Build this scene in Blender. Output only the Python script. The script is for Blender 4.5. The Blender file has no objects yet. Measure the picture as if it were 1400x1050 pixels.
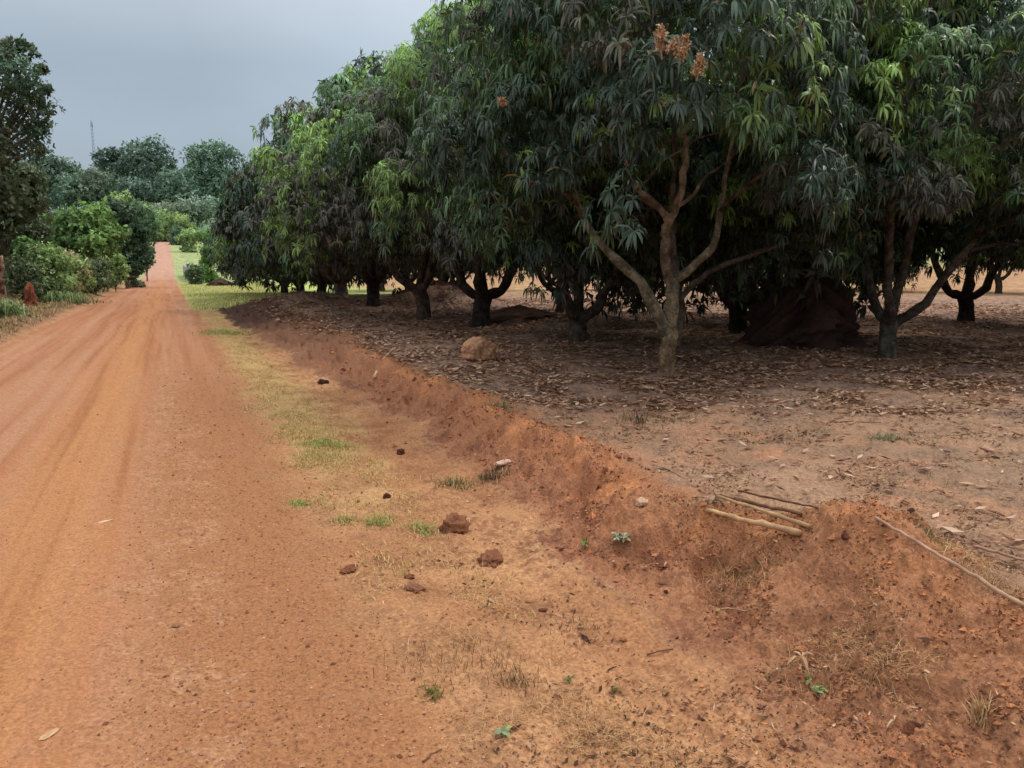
import bpy, math, numpy as np
from mathutils import Vector

scene = bpy.context.scene
COL = scene.collection
rng = np.random.default_rng(7)
TAU = 2 * math.pi

# ------------------------------------------------------------------ camera
EYE = np.array([0.0, 0.0, 1.6])
F = 1100.0                       # focal length in pixels of a 1400 px wide picture
PITCH = math.radians(8.43)
YAW = math.radians(22.87)
cam = bpy.data.cameras.new('camera')
cam.sensor_width = 36
cam.lens = 36 * F / 1400
cam.clip_start = 0.05
cam.clip_end = 6000
co = bpy.data.objects.new('camera', cam)
COL.objects.link(co)
co.location = EYE
co.rotation_euler = (math.pi / 2 - PITCH, 0, -YAW)
scene.camera = co
RIGHT = np.array([math.cos(YAW), -math.sin(YAW), 0.0])
FWD = np.array([math.sin(YAW), math.cos(YAW), 0.0])


def ray(px, py):
    x = (px - 700) / F
    y = -(py - 525) / F
    fy = math.cos(PITCH) + y * math.sin(PITCH)
    fz = -math.sin(PITCH) + y * math.cos(PITCH)
    return RIGHT * x + FWD * fy + np.array([0, 0, fz])


def at(px, py, Y):
    """point seen at a place of the photograph, at distance Y along the road"""
    d = ray(px, py)
    return EYE + d * (Y / d[1])


# ------------------------------------------------------------------ noise
def _hash(ix, iy, seed):
    h = (ix.astype(np.int64) * 374761393 + iy.astype(np.int64) * 668265263 + seed * 1442695041) & 0xFFFFFFFF
    h = ((h ^ (h >> 13)) * 1274126177) & 0xFFFFFFFF
    h = h ^ (h >> 16)
    return (h & 0xFFFF) / 65535.0


def vnoise(x, y, seed=0):
    x = np.asarray(x, float); y = np.asarray(y, float)
    ix = np.floor(x); iy = np.floor(y)
    fx = x - ix; fy = y - iy
    a = _hash(ix, iy, seed) * TAU; b = _hash(ix + 1, iy, seed) * TAU
    c = _hash(ix, iy + 1, seed) * TAU; d = _hash(ix + 1, iy + 1, seed) * TAU
    ga = np.cos(a) * fx + np.sin(a) * fy
    gb = np.cos(b) * (fx - 1) + np.sin(b) * fy
    gc = np.cos(c) * fx + np.sin(c) * (fy - 1)
    gd = np.cos(d) * (fx - 1) + np.sin(d) * (fy - 1)
    u = fx * fx * fx * (fx * (fx * 6 - 15) + 10)
    v = fy * fy * fy * (fy * (fy * 6 - 15) + 10)
    return ((ga * (1 - u) + gb * u) * (1 - v) + (gc * (1 - u) + gd * u) * v) * 1.5


def fbm(x, y, seed=0, oct=4, gain=0.5):
    s = 0; a = 1.0
    for k in range(oct):
        s = s + a * vnoise(x, y, seed + k * 17)
        x = np.asarray(x) * 2.03 + 3.1; y = np.asarray(y) * 2.03 - 1.7
        a *= gain
    return s


def ss(a, b, x):
    t = np.clip((np.asarray(x, float) - a) / (b - a), 0, 1)
    return t * t * (3 - 2 * t)


# ------------------------------------------------------------------ terrain
ROAD_L, ROAD_R = -3.08, 0.62


def bank_base(Y):
    return 2.15 + 0.16 * vnoise(Y * 0.45, Y * 0 + 3.3, 5) + 0.07 * vnoise(Y * 1.7, Y * 0, 6) + 0.10 * vnoise(Y * 2.9, Y * 0 + 8, 7) * (1 - ss(9, 14, Y)) + 0.25 * ss(3.5, 5.5, Y) - 0.25 * ss(9, 14, Y) - 0.35 * ss(16, 24, Y)


HUMPS = [  # x, y, rx, ry, height : humps along the crest of the bank and on the orchard floor
    (2.95, 2.62, 0.36, 0.46, 0.20), (3.1, 1.9, 0.5, 0.5, 0.05), (2.72, 3.55, 0.22, 0.30, 0.05), (2.65, 4.6, 0.25, 0.6, 0.02),
    (2.65, 6.3, 0.3, 0.7, 0.04), (2.7, 8.4, 0.3, 0.8, 0.03), (2.7, 11.0, 0.3, 1.2, 0.05), (2.5, 14.5, 0.4, 1.5, 0.08),
    (4.2, 27.5, 1.5, 1.6, 0.55), (2.6, 26.0, 0.8, 1.6, 0.15), (8.0, 25.0, 1.8, 1.3, 0.7), (8.6, 16.2, 1.0, 0.9, 0.3),
    (4.6, 24.0, 1.5, 1.0, 0.2)]


def hill(Y):
    z = np.interp(Y, [-3000, 105, 125, 150, 190, 214, 225, 240, 300, 420, 800, 4000],
                  [0, 0, 0.55, 2.1, 5.2, 6.9, 7.3, 8.6, 17, 24, 26, 27])
    return z


def bank_w(Y):
    return 0.36 + 0.42 * (1 - ss(2.9, 3.9, Y)) + 0.75 * ss(10, 17, Y) + 0.06 * vnoise(Y * 1.3, Y * 0 + 5, 15)


def parts_of(X, Y):
    bb = bank_base(Y)
    fade = 1 - ss(36, 48, Y)
    return bb, fade


def H(X, Y, detail=True):
    X = np.asarray(X, float); Y = np.asarray(Y, float)
    bb, fade = parts_of(X, Y)
    z = hill(Y)
    road = ss(ROAD_L - 0.25, ROAD_L + 0.3, X) * (1 - ss(ROAD_R - 0.2, ROAD_R + 0.5, X))
    xc = (X + 1.2) / 1.9
    z = z + road * (0.05 - 0.05 * xc * xc)
    # wheel ruts, running along the road with a slight weave
    xr = X + 0.10 * vnoise(Y * 0.11, X * 0, 31)
    z = z + road * 0.022 * fbm(xr * 3.2, Y * 0.06, 41, 3)
    # right verge: low gutter
    z = z - 0.05 * ss(0.9, 1.7, X) * (1 - ss(bb - 0.1, bb + 0.1, X)) * fade
    # bank + plateau
    bw = bank_w(Y)
    face = ss(bb - 0.06, bb + bw, X)
    plate = 0.155 + 0.075 * ss(1.0, 6.0, X - bb)
    crest = (0.05 + 0.045 * vnoise(Y * 0.9, Y * 0 + 1, 8)) * (1 - 0.4 * ss(9, 16, Y)) * np.exp(-((X - bb - bw) / (0.12 + 0.35 * bw)) ** 2)
    z = z + fade * (face * plate + crest)
    for hx, hy, rx, ry, hh in HUMPS:
        z = z + hh * np.exp(-((X - hx) / rx) ** 2 - ((Y - hy) / ry) ** 2)
    # left verge: windrow of graded soil then rough rising ground
    lf = 1 - ss(70, 110, Y)
    xl = X + 0.25 * vnoise(Y * 0.5, Y * 0 + 9, 12)
    z = z + lf * (0.16 * np.exp(-((xl + 3.75) / 0.35) ** 2) + 0.32 * (1 - ss(-5.6, -3.5, xl)))
    z = z + 0.5 * fbm(X * 0.02, Y * 0.02, 70, 2) * ss(60, 200, np.hypot(X, Y))
    if detail:
        bankm = fade * ss(bb - 0.2, bb + 0.05, X) * (1 - ss(bb + bw + 0.05, bb + bw + 0.5, X))
        off = ss(ROAD_R, ROAD_R + 0.8, X) + (1 - ss(ROAD_L - 0.6, ROAD_L, X))
        rough = 0.25 * road + 1.0 * off
        z = z + 0.028 * rough * fbm(X * 1.3, Y * 1.3, 51, 3)
        z = z + 0.011 * rough * fbm(X * 6, Y * 6, 52, 3) + 0.010 * off * fbm(X * 13, Y * 13, 59, 4, 0.6) + 0.0035 * fbm(X * 34, Y * 34, 53, 2)
        # trampled, hoof-marked gravelly right part of the road
        gr = ss(-0.6, 0.1, X) * (1 - ss(2.0, 2.6, X))
        z = z + gr * 0.006 * np.abs(fbm(X * 16, Y * 16, 57, 2)) - gr * 0.004 * ss(0.25, 0.6, vnoise(X * 7, Y * 11, 58))
        # crumbling face of the bank
        r1 = 1 - np.abs(fbm(X * 2.6 + 0.3 * Y, Y * 2.2, 61, 4))
        z = z + bankm * (0.06 * fbm(X * 1.9, Y * 1.5, 60, 4) + 0.05 * (r1 - 0.7) + 0.030 * fbm(X * 8, Y * 8, 63, 4, 0.62) + 0.012 * (np.abs(fbm(X * 22, Y * 22, 64, 3, 0.6)) - 0.3) + 0.010 * ss(0.1, 0.3, vnoise(X * 17, Y * 17, 68)))
        pit = 1.25 * ss(bb - 0.02, bb + 0.08, X) * (1 - ss(bb + 0.6 * bw, bb + bw, X)) * fade * (0.45 + 0.55 * ss(2.8, 3.6, Y))
        z = z - pit * 0.075 * ss(0.05, 0.32, vnoise(X * 4.2, Y * 3.0, 67))
        talus = ss(bb - 0.5, bb, X) * (1 - ss(bb, bb + .2, X)) * fade
        z = z + talus * 0.035 * (1 + fbm(X * 5, Y * 5, 69, 3))
        ter = vnoise(X * 1.1, Y * 0.9, 66)
        z = z + bankm * 0.045 * ss(-0.02, 0.10, vnoise(X * 3.1, Y * 2.3, 65)) * ss(-0.2, 0.2, ter)
    return z


def ground(px, py):
    """where the view through a place of the photograph meets the terrain"""
    d = ray(px, py)
    t = np.concatenate([np.linspace(1.5, 12, 2500), np.linspace(12, 90, 4000)])
    P = EYE[None] + d[None] * t[:, None]
    below = P[:, 2] < H(P[:, 0], P[:, 1])
    i = int(np.argmax(below)) if below.any() else len(t) - 1
    p = P[i].copy()
    p[2] = float(H(p[0], p[1]))
    return p


def zg(x, y):
    return float(H(np.array([x]), np.array([y]))[0])


# ------------------------------------------------------------------ materials
def mat_new(name):
    m = bpy.data.materials.new(name)
    m.use_nodes = True
    nt = m.node_tree
    b = nt.nodes['Principled BSDF']
    return m, nt, b


def attr_mat(name, rough=0.9, spec=0.2, translucent=0.0, bump=None, speck=0.0, speck_scale=60.0, patch=0.0):
    """colour from the mesh's own 'Col' attribute, broken up by procedural noise"""
    m, nt, b = mat_new(name)
    N = nt.nodes; L = nt.links
    a = N.new('ShaderNodeAttribute'); a.attribute_name = 'Col'
    col = a.outputs['Color']
    tc = N.new('ShaderNodeTexCoord')
    if speck > 0:
        nz = N.new('ShaderNodeTexNoise'); nz.inputs['Scale'].default_value = speck_scale
        nz.inputs['Detail'].default_value = 5; nz.inputs['Roughness'].default_value = 0.7
        L.new(tc.outputs['Object'], nz.inputs['Vector'])
        mr = N.new('ShaderNodeMapRange'); mr.inputs['From Min'].default_value = 0.25; mr.inputs['From Max'].default_value = 0.75
        mr.inputs['To Min'].default_value = 1 - speck; mr.inputs['To Max'].default_value = 1 + speck
        L.new(nz.outputs['Fac'], mr.inputs['Value'])
        mx = N.new('ShaderNodeVectorMath'); mx.operation = 'SCALE'
        L.new(col, mx.inputs[0]); L.new(mr.outputs['Result'], mx.inputs['Scale'])
        col = mx.outputs['Vector']
    if patch > 0:   # lichen and stain patches
        n2 = N.new('ShaderNodeTexNoise'); n2.inputs['Scale'].default_value = 7; n2.inputs['Detail'].default_value = 4
        L.new(tc.outputs['Object'], n2.inputs['Vector'])
        m2 = N.new('ShaderNodeMapRange'); m2.inputs['From Min'].default_value = 0.42; m2.inputs['From Max'].default_value = 0.62
        m2.inputs['To Min'].default_value = 1 - patch; m2.inputs['To Max'].default_value = 1 + patch
        L.new(n2.outputs['Fac'], m2.inputs['Value'])
        x2 = N.new('ShaderNodeVectorMath'); x2.operation = 'SCALE'
        L.new(col, x2.inputs[0]); L.new(m2.outputs['Result'], x2.inputs['Scale']); col = x2.outputs['Vector']
    L.new(col, b.inputs['Base Color'])
    b.inputs['Roughness'].default_value = rough
    b.inputs['Specular IOR Level'].default_value = spec
    if bump:
        nz2 = N.new('ShaderNodeTexNoise'); nz2.inputs['Scale'].default_value = bump[0]; nz2.inputs['Detail'].default_value = 6
        L.new(tc.outputs['Object'], nz2.inputs['Vector'])
        bp = N.new('ShaderNodeBump'); bp.inputs['Strength'].default_value = bump[1]; bp.inputs['Distance'].default_value = bump[2]
        L.new(nz2.outputs['Fac'], bp.inputs['Height']); L.new(bp.outputs['Normal'], b.inputs['Normal'])
    if translucent > 0:
        t = N.new('ShaderNodeBsdfTranslucent')
        L.new(col, t.inputs['Color'])
        ms = N.new('ShaderNodeMixShader'); ms.inputs[0].default_value = translucent
        L.new(b.outputs[0], ms.inputs[1]); L.new(t.outputs[0], ms.inputs[2])
        L.new(ms.outputs[0], N['Material Output'].inputs['Surface'])
    return m


M_EARTH = attr_mat('earth', 0.95, 0.1, 0, (70, 0.9, 0.012), 0.42, 60)
M_LEAF = attr_mat('mango_leaf', 0.36, 0.5, 0.22, None, 0.15, 9)
M_FOL = attr_mat('foliage', 0.6, 0.25, 0.2, None, 0.12, 2)
M_BARK = attr_mat('bark', 0.9, 0.15, 0, (30, 1.0, 0.05), 0.55, 18, 0.38)
M_DRY = attr_mat('dry_plant', 0.8, 0.2, 0.12, None, 0.15, 30)
M_STONE = attr_mat('stone', 0.9, 0.15, 0, (40, 0.8, 0.01), 0.25, 30)
M_WOOD = attr_mat('dry_wood', 0.7, 0.25, 0, (60, 0.5, 0.004), 0.3, 25)


# ------------------------------------------------------------------ mesh building
class MB:
    def __init__(self):
        self.v = []; self.c = []; self.f = []; self.n = 0

    def add(self, v, faces, c):
        """faces: list of integer arrays of shape (k, 3|4)"""
        v = np.asarray(v, np.float32).reshape(-1, 3)
        c = np.asarray(c, np.float32)
        if c.ndim == 1:
            c = np.tile(c[None, :3], (len(v), 1))
        self.v.append(v); self.c.append(c[:, :3])
        for f in faces:
            if len(f):
                self.f.append(np.asarray(f, np.int64) + self.n)
        self.n += len(v)

    def mesh(self, name, mat, smooth=True):
        me = bpy.data.meshes.new(name)
        v = np.concatenate(self.v); c = np.concatenate(self.c)
        loops = np.concatenate([f.ravel() for f in self.f])
        tot = np.concatenate([np.full(len(f), f.shape[1]) for f in self.f])
        st = np.concatenate([[0], np.cumsum(tot)[:-1]])
        me.vertices.add(len(v)); me.vertices.foreach_set('co', v.ravel())
        me.loops.add(len(loops)); me.loops.foreach_set('vertex_index', loops.astype(np.int32))
        me.polygons.add(len(tot)); me.polygons.foreach_set('loop_start', st.astype(np.int32))
        me.polygons.foreach_set('loop_total', tot.astype(np.int32))
        at_ = me.attributes.new('Col', 'FLOAT_COLOR', 'POINT')
        rgba = np.ones((len(v), 4), np.float32); rgba[:, :3] = np.clip(c, 0.001, 1)
        at_.data.foreach_set('color', rgba.ravel())
        me.update(calc_edges=True)
        me.polygons.foreach_set('use_smooth', np.full(len(tot), smooth))
        me.materials.append(mat)
        return me

    def obj(self, name, mat, parent=None, loc=None, smooth=True, weld=False):
        me = self.mesh(name, mat, smooth)
        if weld:
            import bmesh
            bm = bmesh.new(); bm.from_mesh(me)
            bmesh.ops.remove_doubles(bm, verts=bm.verts, dist=2e-5)
            bm.to_mesh(me); bm.free()
        o = bpy.data.objects.new(name, me)
        COL.objects.link(o)
        if parent is not None:
            o.parent = parent
        if loc is not None:
            o.location = loc
        return o


def tag(o, label=None, cat=None, group=None, kind=None):
    if label: o['label'] = label
    if cat: o['category'] = cat
    if group: o['group'] = group
    if kind: o['kind'] = kind
    return o


def empty(name, loc, label, cat, group=None, rz=0.0):
    o = bpy.data.objects.new(name, None)
    o.empty_display_size = 0.2
    COL.objects.link(o)
    o.location = loc; o.rotation_euler = (0, 0, rz)
    return tag(o, label, cat, group)


def norm(a):
    return a / np.maximum(np.linalg.norm(a, axis=-1, keepdims=True), 1e-9)


def smooth_path(pts, n):
    """Catmull-Rom through points (k, d) -> (n, d)"""
    P = np.asarray(pts, float)
    if len(P) == 2:
        t = np.linspace(0, 1, n)[:, None]
        return P[0] * (1 - t) + P[1] * t
    Q = np.vstack([2 * P[0] - P[1], P, 2 * P[-1] - P[-2]])
    out = []
    for s in np.linspace(0, len(P) - 1 - 1e-6, n):
        i = int(s); t = s - i
        a, b, c, d = Q[i], Q[i + 1], Q[i + 2], Q[i + 3]
        out.append(0.5 * (2 * b + (c - a) * t + (2 * a - 5 * b + 4 * c - d) * t * t + (3 * b - a - 3 * c + d) * t ** 3))
    return np.array(out)


def tube(mb, path, rad, col, sides=8, lump=0.0, cap=True, r=rng):
    path = np.asarray(path, float); n = len(path)
    rad = np.broadcast_to(np.asarray(rad, float), (n,))
    tan = norm(np.gradient(path, axis=0))
    ref = np.array([0, 0, 1.0]) if abs(tan[0, 2]) < 0.8 else np.array([1.0, 0, 0])
    u = norm(np.cross(tan[0], ref)); us = [u]
    for i in range(1, n):
        u = us[-1] - tan[i] * np.dot(us[-1], tan[i])
        us.append(norm(u))
    us = np.array(us); vs = np.cross(tan, us)
    a = np.linspace(0, TAU, sides, endpoint=False)
    rr = rad[:, None] * (1 + lump * r.normal(size=(n, sides)))
    V = path[:, None] + rr[..., None] * (np.cos(a)[None, :, None] * us[:, None] + np.sin(a)[None, :, None] * vs[:, None])
    V = V.reshape(-1, 3)
    i = np.arange(n - 1)[:, None] * sides; j = np.arange(sides)[None]
    q = np.stack([i + j, i + (j + 1) % sides, i + sides + (j + 1) % sides, i + sides + j], -1).reshape(-1, 4)
    faces = [q]
    if cap:
        V = np.vstack([V, path[0], path[-1]])
        k = n * sides; jj = np.arange(sides)
        faces.append(np.stack([np.full(sides, k), (jj + 1) % sides, jj], -1))
        faces.append(np.stack([np.full(sides, k + 1), (n - 1) * sides + jj, (n - 1) * sides + (jj + 1) % sides], -1))
    c = np.asarray(col, float)
    if c.ndim == 2:
        c = np.repeat(c, sides, axis=0)
        if cap: c = np.vstack([c, c[:1], c[-1:]])
    mb.add(V, faces, c)


def leaves(mb, P, axis, col, n=12, L=0.2, W=0.045, droop=0.6, lo=-0.1, hi=0.7, r=rng, simple=False, jit=0.15, dead=0.0):
    """n narrow leaves round each rosette P, arching out and drooping"""
    N = len(P)
    ax = np.repeat(norm(axis), n, 0); p = np.repeat(P, n, 0)
    c = np.repeat(col, n, 0) * (1 + jit * r.normal(size=(N * n, 1)))
    K = N * n
    t = r.normal(size=(K, 3)); u = norm(np.cross(ax, t)); v = np.cross(ax, u)
    ph = r.uniform(0, TAU, K)[:, None]
    a = r.uniform(lo, hi, K)[:, None]
    d0 = norm(ax * a + (u * np.cos(ph) + v * np.sin(ph)) * np.sqrt(1 - np.minimum(a * a, 0.99)))
    dr = droop * r.uniform(0.3, 1.2, K)[:, None]
    Z = np.array([0, 0, 1.0])
    d1 = norm(d0 - Z * dr); d2 = norm(d1 - Z * dr * 1.1)
    s = norm(np.cross(d0, ax) + 0.35 * r.normal(size=(K, 3)))
    sz = np.repeat(r.uniform(0.62, 1.3, N), n)[:, None]
    l = L * sz * r.uniform(0.65, 1.2, K)[:, None]; w = W * sz * r.uniform(0.75, 1.2, K)[:, None] * 0.5
    if dead > 0:
        c[r.uniform(size=K) < dead] = np.array([0.17, 0.12, 0.05])
    if simple:
        m = p + d0 * l * 0.5; e = m + d1 * l * 0.5
        V = np.stack([p, m + s * w, e, m - s * w], 1).reshape(-1, 3)
        i = np.arange(K) * 4
        mb.add(V, [np.stack([i, i + 1, i + 2, i + 3], -1)], np.repeat(c, 4, 0))
        return
    p1 = p + d0 * l * 0.34; p2 = p1 + d1 * l * 0.36; e = p2 + d2 * l * 0.32
    V = np.stack([p, p1 + s * w, p1 - s * w, p2 + s * w * 0.85, p2 - s * w * 0.85, e], 1).reshape(-1, 3)
    i = np.arange(K) * 6
    mb.add(V, [np.stack([i, i + 2, i + 1], -1), np.stack([i + 1, i + 2, i + 4, i + 3], -1), np.stack([i + 3, i + 4, i + 5], -1)], np.repeat(c, 6, 0))


def noise3(d, freq, seed, oct=4, gain=0.55):
    x, y, z = d[:, 0] * freq, d[:, 1] * freq, d[:, 2] * freq
    return (fbm(x + 11.3, y - 4.1, seed, oct, gain) + fbm(y + 5.7, z + 8.8, seed + 101, oct, gain) + fbm(z - 9.2, x + 2.4, seed + 202, oct, gain)) * 0.6


_ICO = {}


def ico(sub):
    if sub not in _ICO:
        import bmesh
        bm = bmesh.new(); bmesh.ops.create_icosphere(bm, subdivisions=sub, radius=1)
        _ICO[sub] = (np.array([v.co[:] for v in bm.verts]), np.array([[v.index for v in f.verts] for f in bm.faces]))
        bm.free()
    return _ICO[sub]


def lump(mb, center, size, col, seed=0, sub=5, amp=0.25, freq=2.0, colvar=0.12):
    """an irregular rounded lump (clod, stone), bottom flattened"""
    r = np.random.default_rng(seed)
    d, f = ico(sub)
    d0 = d + r.uniform(-20, 20, 3) * 0
    off = r.uniform(-30, 30, 3)
    nz = noise3(d0 + off, freq, seed + 3, 3, 0.5)
    fine = noise3(d0 + off, freq * 5, seed + 9, 3, 0.6)
    rad = 1 + amp * nz + 0.07 * fine
    V = d * rad[:, None] * np.asarray(size)
    V[:, 2] = np.maximum(V[:, 2], -0.4 * size[2])
    c = np.asarray(col)[None] * (1 + colvar * (nz + 1.5 * fine))[:, None] * r.uniform(.93, 1.07, (len(d), 1))
    mb.add(V + np.asarray(center), [f], c)


# ------------------------------------------------------------------ the trees of the orchard: where they stand
TREES = {  # name: x, y, crown radius, height
    'A': (5.94, 8.85, 2.55, 7.0), 'B': (9.98, 9.0, 3.0, 6.4), 'C': (13.9, 8.6, 2.9, 6.2),
    'E': (6.75, 12.95, 2.4, 6.4), 'F': (6.4, 16.95, 2.9, 7.1), 'G': (5.93, 19.9, 2.95, 6.8),
    'H': (5.6, 24.0, 3.1, 6.9), 'I': (5.5, 28.4, 3.4, 6.6), 'J': (5.6, 33.0, 3.3, 6.6), 'K': (5.5, 38.0, 3.4, 6.1), 'L': (5.6, 44.5, 3.7, 6.9)}
BACK = [(13.34, 16.72), (17.48, 13.53), (10.6, 13.3), (10.2, 20.6), (9.8, 29.0), (9.9, 35.5), (18.8, 9.0), (24.0, 12.5),
        (16.0, 46.0), (20.5, 43.0), (25.0, 39.5), (29.5, 36.5), (33.5, 32.0), (37.0, 27.0), (40.0, 22.0), (42.0, 16.0), (27.5, 44.0), (36.0, 37.0), (12.0, 49.0), (23.0, 27.0)]
ALLT = np.array([t[:2] for t in TREES.values()] + BACK)


def shade_of(X, Y):
    """how strongly leaf litter has gathered: near the trunks and between them"""
    s = np.zeros_like(X)
    for tx, ty in ALLT:
        s = np.maximum(s, 1 - ss(1.2, 3.2, np.hypot((X - tx), (Y - ty))))
    return s


# ------------------------------------------------------------------ ground sheet
def lin(r, g, b):
    f = lambda c: ((c / 255 + 0.055) / 1.055) ** 2.4 if c > 10 else c / 255 / 12.92
    return np.array([f(r), f(g), f(b)])


C_ROAD = lin(176, 117, 80); C_ROAD2 = lin(186, 125, 78); C_ROADP = lin(180, 126, 90); C_GRAVEL = lin(168, 112, 72)
C_VERGE = lin(174, 119, 78); C_SAND = lin(196, 140, 94)
C_BANK = lin(168, 110, 75); C_BANKD = lin(124, 78, 55); C_BANKL = lin(198, 128, 80)
C_PLAT = lin(174, 132, 99); C_PLATR = lin(178, 122, 86); C_LIT = lin(164, 128, 104); C_LITD = lin(116, 88, 72)
C_GRASSY = lin(186, 158, 96); C_GRASSG = lin(126, 140, 64); C_HILL = lin(150, 158, 96)


def mix(a, b, t):
    return a + (b - a) * t[..., None]


def ground_colour(X, Y):
    n1 = fbm(X * 0.7, Y * 0.7, 101, 4); n2 = fbm(X * 3, Y * 3, 102, 4); n3 = fbm(X * 14, Y * 14, 103, 3, 0.7); n4 = vnoise(X * 45, Y * 45, 104)
    bb, fade = parts_of(X, Y)
    c = np.zeros(X.shape + (3,)) + C_PLAT
    # orchard floor
    c = mix(c, C_PLATR + 0 * c, np.clip(0.45 + n1, 0, 1) * (1 - ss(4.2, 6.5, X + n1)))
    grey = lin(142, 118, 90)
    c = mix(c, grey + 0 * c, np.clip(n1 * 0.9 + n2 * 0.8 + 0.05, 0, 0.5))
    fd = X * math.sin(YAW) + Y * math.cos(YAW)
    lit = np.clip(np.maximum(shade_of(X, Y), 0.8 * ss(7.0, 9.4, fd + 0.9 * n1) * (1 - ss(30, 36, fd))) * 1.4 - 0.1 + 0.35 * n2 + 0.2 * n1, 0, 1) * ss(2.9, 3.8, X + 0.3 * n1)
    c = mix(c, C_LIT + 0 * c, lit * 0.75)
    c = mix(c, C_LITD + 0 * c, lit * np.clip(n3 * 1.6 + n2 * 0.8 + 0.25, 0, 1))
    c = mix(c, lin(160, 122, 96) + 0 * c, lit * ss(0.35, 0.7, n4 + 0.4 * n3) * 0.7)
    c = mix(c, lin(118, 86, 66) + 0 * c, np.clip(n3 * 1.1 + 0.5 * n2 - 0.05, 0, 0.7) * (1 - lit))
    # bank
    bw = bank_w(Y)
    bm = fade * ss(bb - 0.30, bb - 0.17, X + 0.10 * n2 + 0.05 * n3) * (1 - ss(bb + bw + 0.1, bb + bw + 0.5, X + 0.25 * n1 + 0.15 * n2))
    cb = mix(C_BANK + 0 * c, C_BANKD + 0 * c, np.clip(0.2 + 0.6 * n2 + 1.1 * n3 + 0.5 * n4, 0, 1.1))
    cb = mix(cb, C_BANKL + 0 * c, np.clip(np.exp(-((X - bb - bw) / 0.2) ** 2) * (0.5 + n2), 0, 1))  # sunlit orange of the crest put into the soil colour
    cb = mix(cb, lin(172, 118, 80) + 0 * c, 0.5 * (1 - ss(2.6, 4.2, Y + n2)))
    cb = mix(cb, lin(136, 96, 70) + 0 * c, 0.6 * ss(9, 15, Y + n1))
    cb = mix(cb, lin(70, 48, 38) + 0 * c, 0.9 * ss(19, 24, Y))  # shade of the tree row painted into the far bank's soil colour
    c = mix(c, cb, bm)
    # verge between road and bank
    vm = (1 - ss(bb - 0.12, bb + 0.12, X + 0.12 * n2))
    cv = mix(C_VERGE + 0 * c, C_SAND + 0 * c, np.clip(0.4 + n1 * 1.3, 0, 1))
    cv = mix(cv, lin(138, 90, 60) + 0 * c, np.clip(n2 * 1.0 + n3 * 1.2, 0, 0.85))
    cv = mix(cv, lin(162, 114, 76) + 0 * c, np.clip(n1 * 0.9 + n3 * 0.9 + n2 * .5 - 0.1, 0, 0.7) * (1 - ss(1.2, 1.8, X)))
    gm = ss(4.6, 8, Y + 1.6 * n1) * ss(0.7, 1.05, X + 0.25 * n2) * (1 - ss(1.2, 1.85, X + 0.3 * n2))
    cv = mix(cv, mix(C_GRASSY + 0 * c, C_VERGE + 0 * c, np.clip(0.15 + n3 + 0.6 * n2, 0, 1)), gm * 0.65)
    c = mix(c, cv, vm * (1 - bm))
    # road
    rm = (1 - ss(ROAD_R - 0.15, ROAD_R + 0.35, X + 0.2 * n2 + 0.12 * n3)) * ss(ROAD_L - 0.25, ROAD_L + 0.12, X + 0.25 * n2)
    xr = X + 0.10 * vnoise(Y * 0.11, X * 0, 31)
    st = fbm(xr * 3.4, Y * 0.05, 110, 3); st2 = fbm(xr * 11, Y * 0.16, 111, 2)
    cr = mix(C_ROAD + 0 * c, C_ROADP + 0 * c, np.clip(0.3 + 1.4 * st + 0.6 * st2, 0, 1))
    cr = mix(cr, C_ROAD2 + 0 * c, np.clip(np.exp(-((X + 0.75 + 0.1 * n1) / 0.45) ** 2) * 1.0 + 0.5 * st2, 0, 1))
    cr = mix(cr, lin(150, 92, 58) + 0 * c, np.clip(0.8 * st2 - 0.6 * st + 0.4 * n3, 0, 0.7))
    gv = ss(-0.45, -0.05, X + 0.15 * n2)
    cg = mix(C_GRAVEL + 0 * c, lin(188, 136, 96) + 0 * c, np.clip(0.15 + n3 * 1.0 + 0.7 * n2 - 1.2 * ss(0.1, 0.5, X), 0, 1))
    cg = mix(cg, lin(128, 76, 50) + 0 * c, np.clip(n4 * 0.7 + n3 * 0.7 - 0.1, 0, 0.85))
    cr = mix(cr, cg, gv * (1 - ss(9, 16, Y)))
    c = mix(c, cr, rm)
    # left verge
    lm = 1 - ss(ROAD_L - 0.45, ROAD_L - 0.1, X + 0.3 * n2)
    cl = mix(lin(136, 104, 76) + 0 * c, lin(110, 84, 58) + 0 * c, np.clip(0.4 + n2 + n3, 0, 1))
    cl = mix(cl, lin(120, 116, 66) + 0 * c, ss(28, 42, Y) * np.clip(0.5 + n2, 0, 1))
    cl = mix(cl, lin(60, 66, 38) + 0 * c, 1 - ss(-6.6, -4.8, X + n2 * 0.5))
    c = mix(c, cl, lm)
    # sunlit grass right of the road further on, field beyond the orchard, hillside
    gfar = ss(31, 34, Y + 0.6 * n2 - 0.9 * (X - 2)) * ss(0.55, 0.85, X + 0.15 * n2)
    gfar = np.maximum(gfar, ss(40, 46, np.hypot(X, Y)) * ss(0.6, 1.0, X))
    cgf = mix(lin(188, 182, 104) + 0 * c, lin(146, 168, 84) + 0 * c, np.clip(0.35 + 1.2 * n1 + 0.6 * n2, 0, 1))
    cgf = mix(cgf, lin(172, 122, 88) + 0 * c, ss(9, 16, X) * np.clip(1.1 + n1, 0, 1))
    c = mix(c, cgf, gfar)
    roadfar = ss(ROAD_L, ROAD_L + 0.3, X) * (1 - ss(ROAD_R - 0.2, ROAD_R + 0.2, X))
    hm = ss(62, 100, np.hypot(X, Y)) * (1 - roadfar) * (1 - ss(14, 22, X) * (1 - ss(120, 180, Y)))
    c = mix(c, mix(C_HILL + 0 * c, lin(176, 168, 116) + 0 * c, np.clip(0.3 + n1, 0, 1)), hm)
    pale = ss(40, 140, Y) * roadfar
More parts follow.
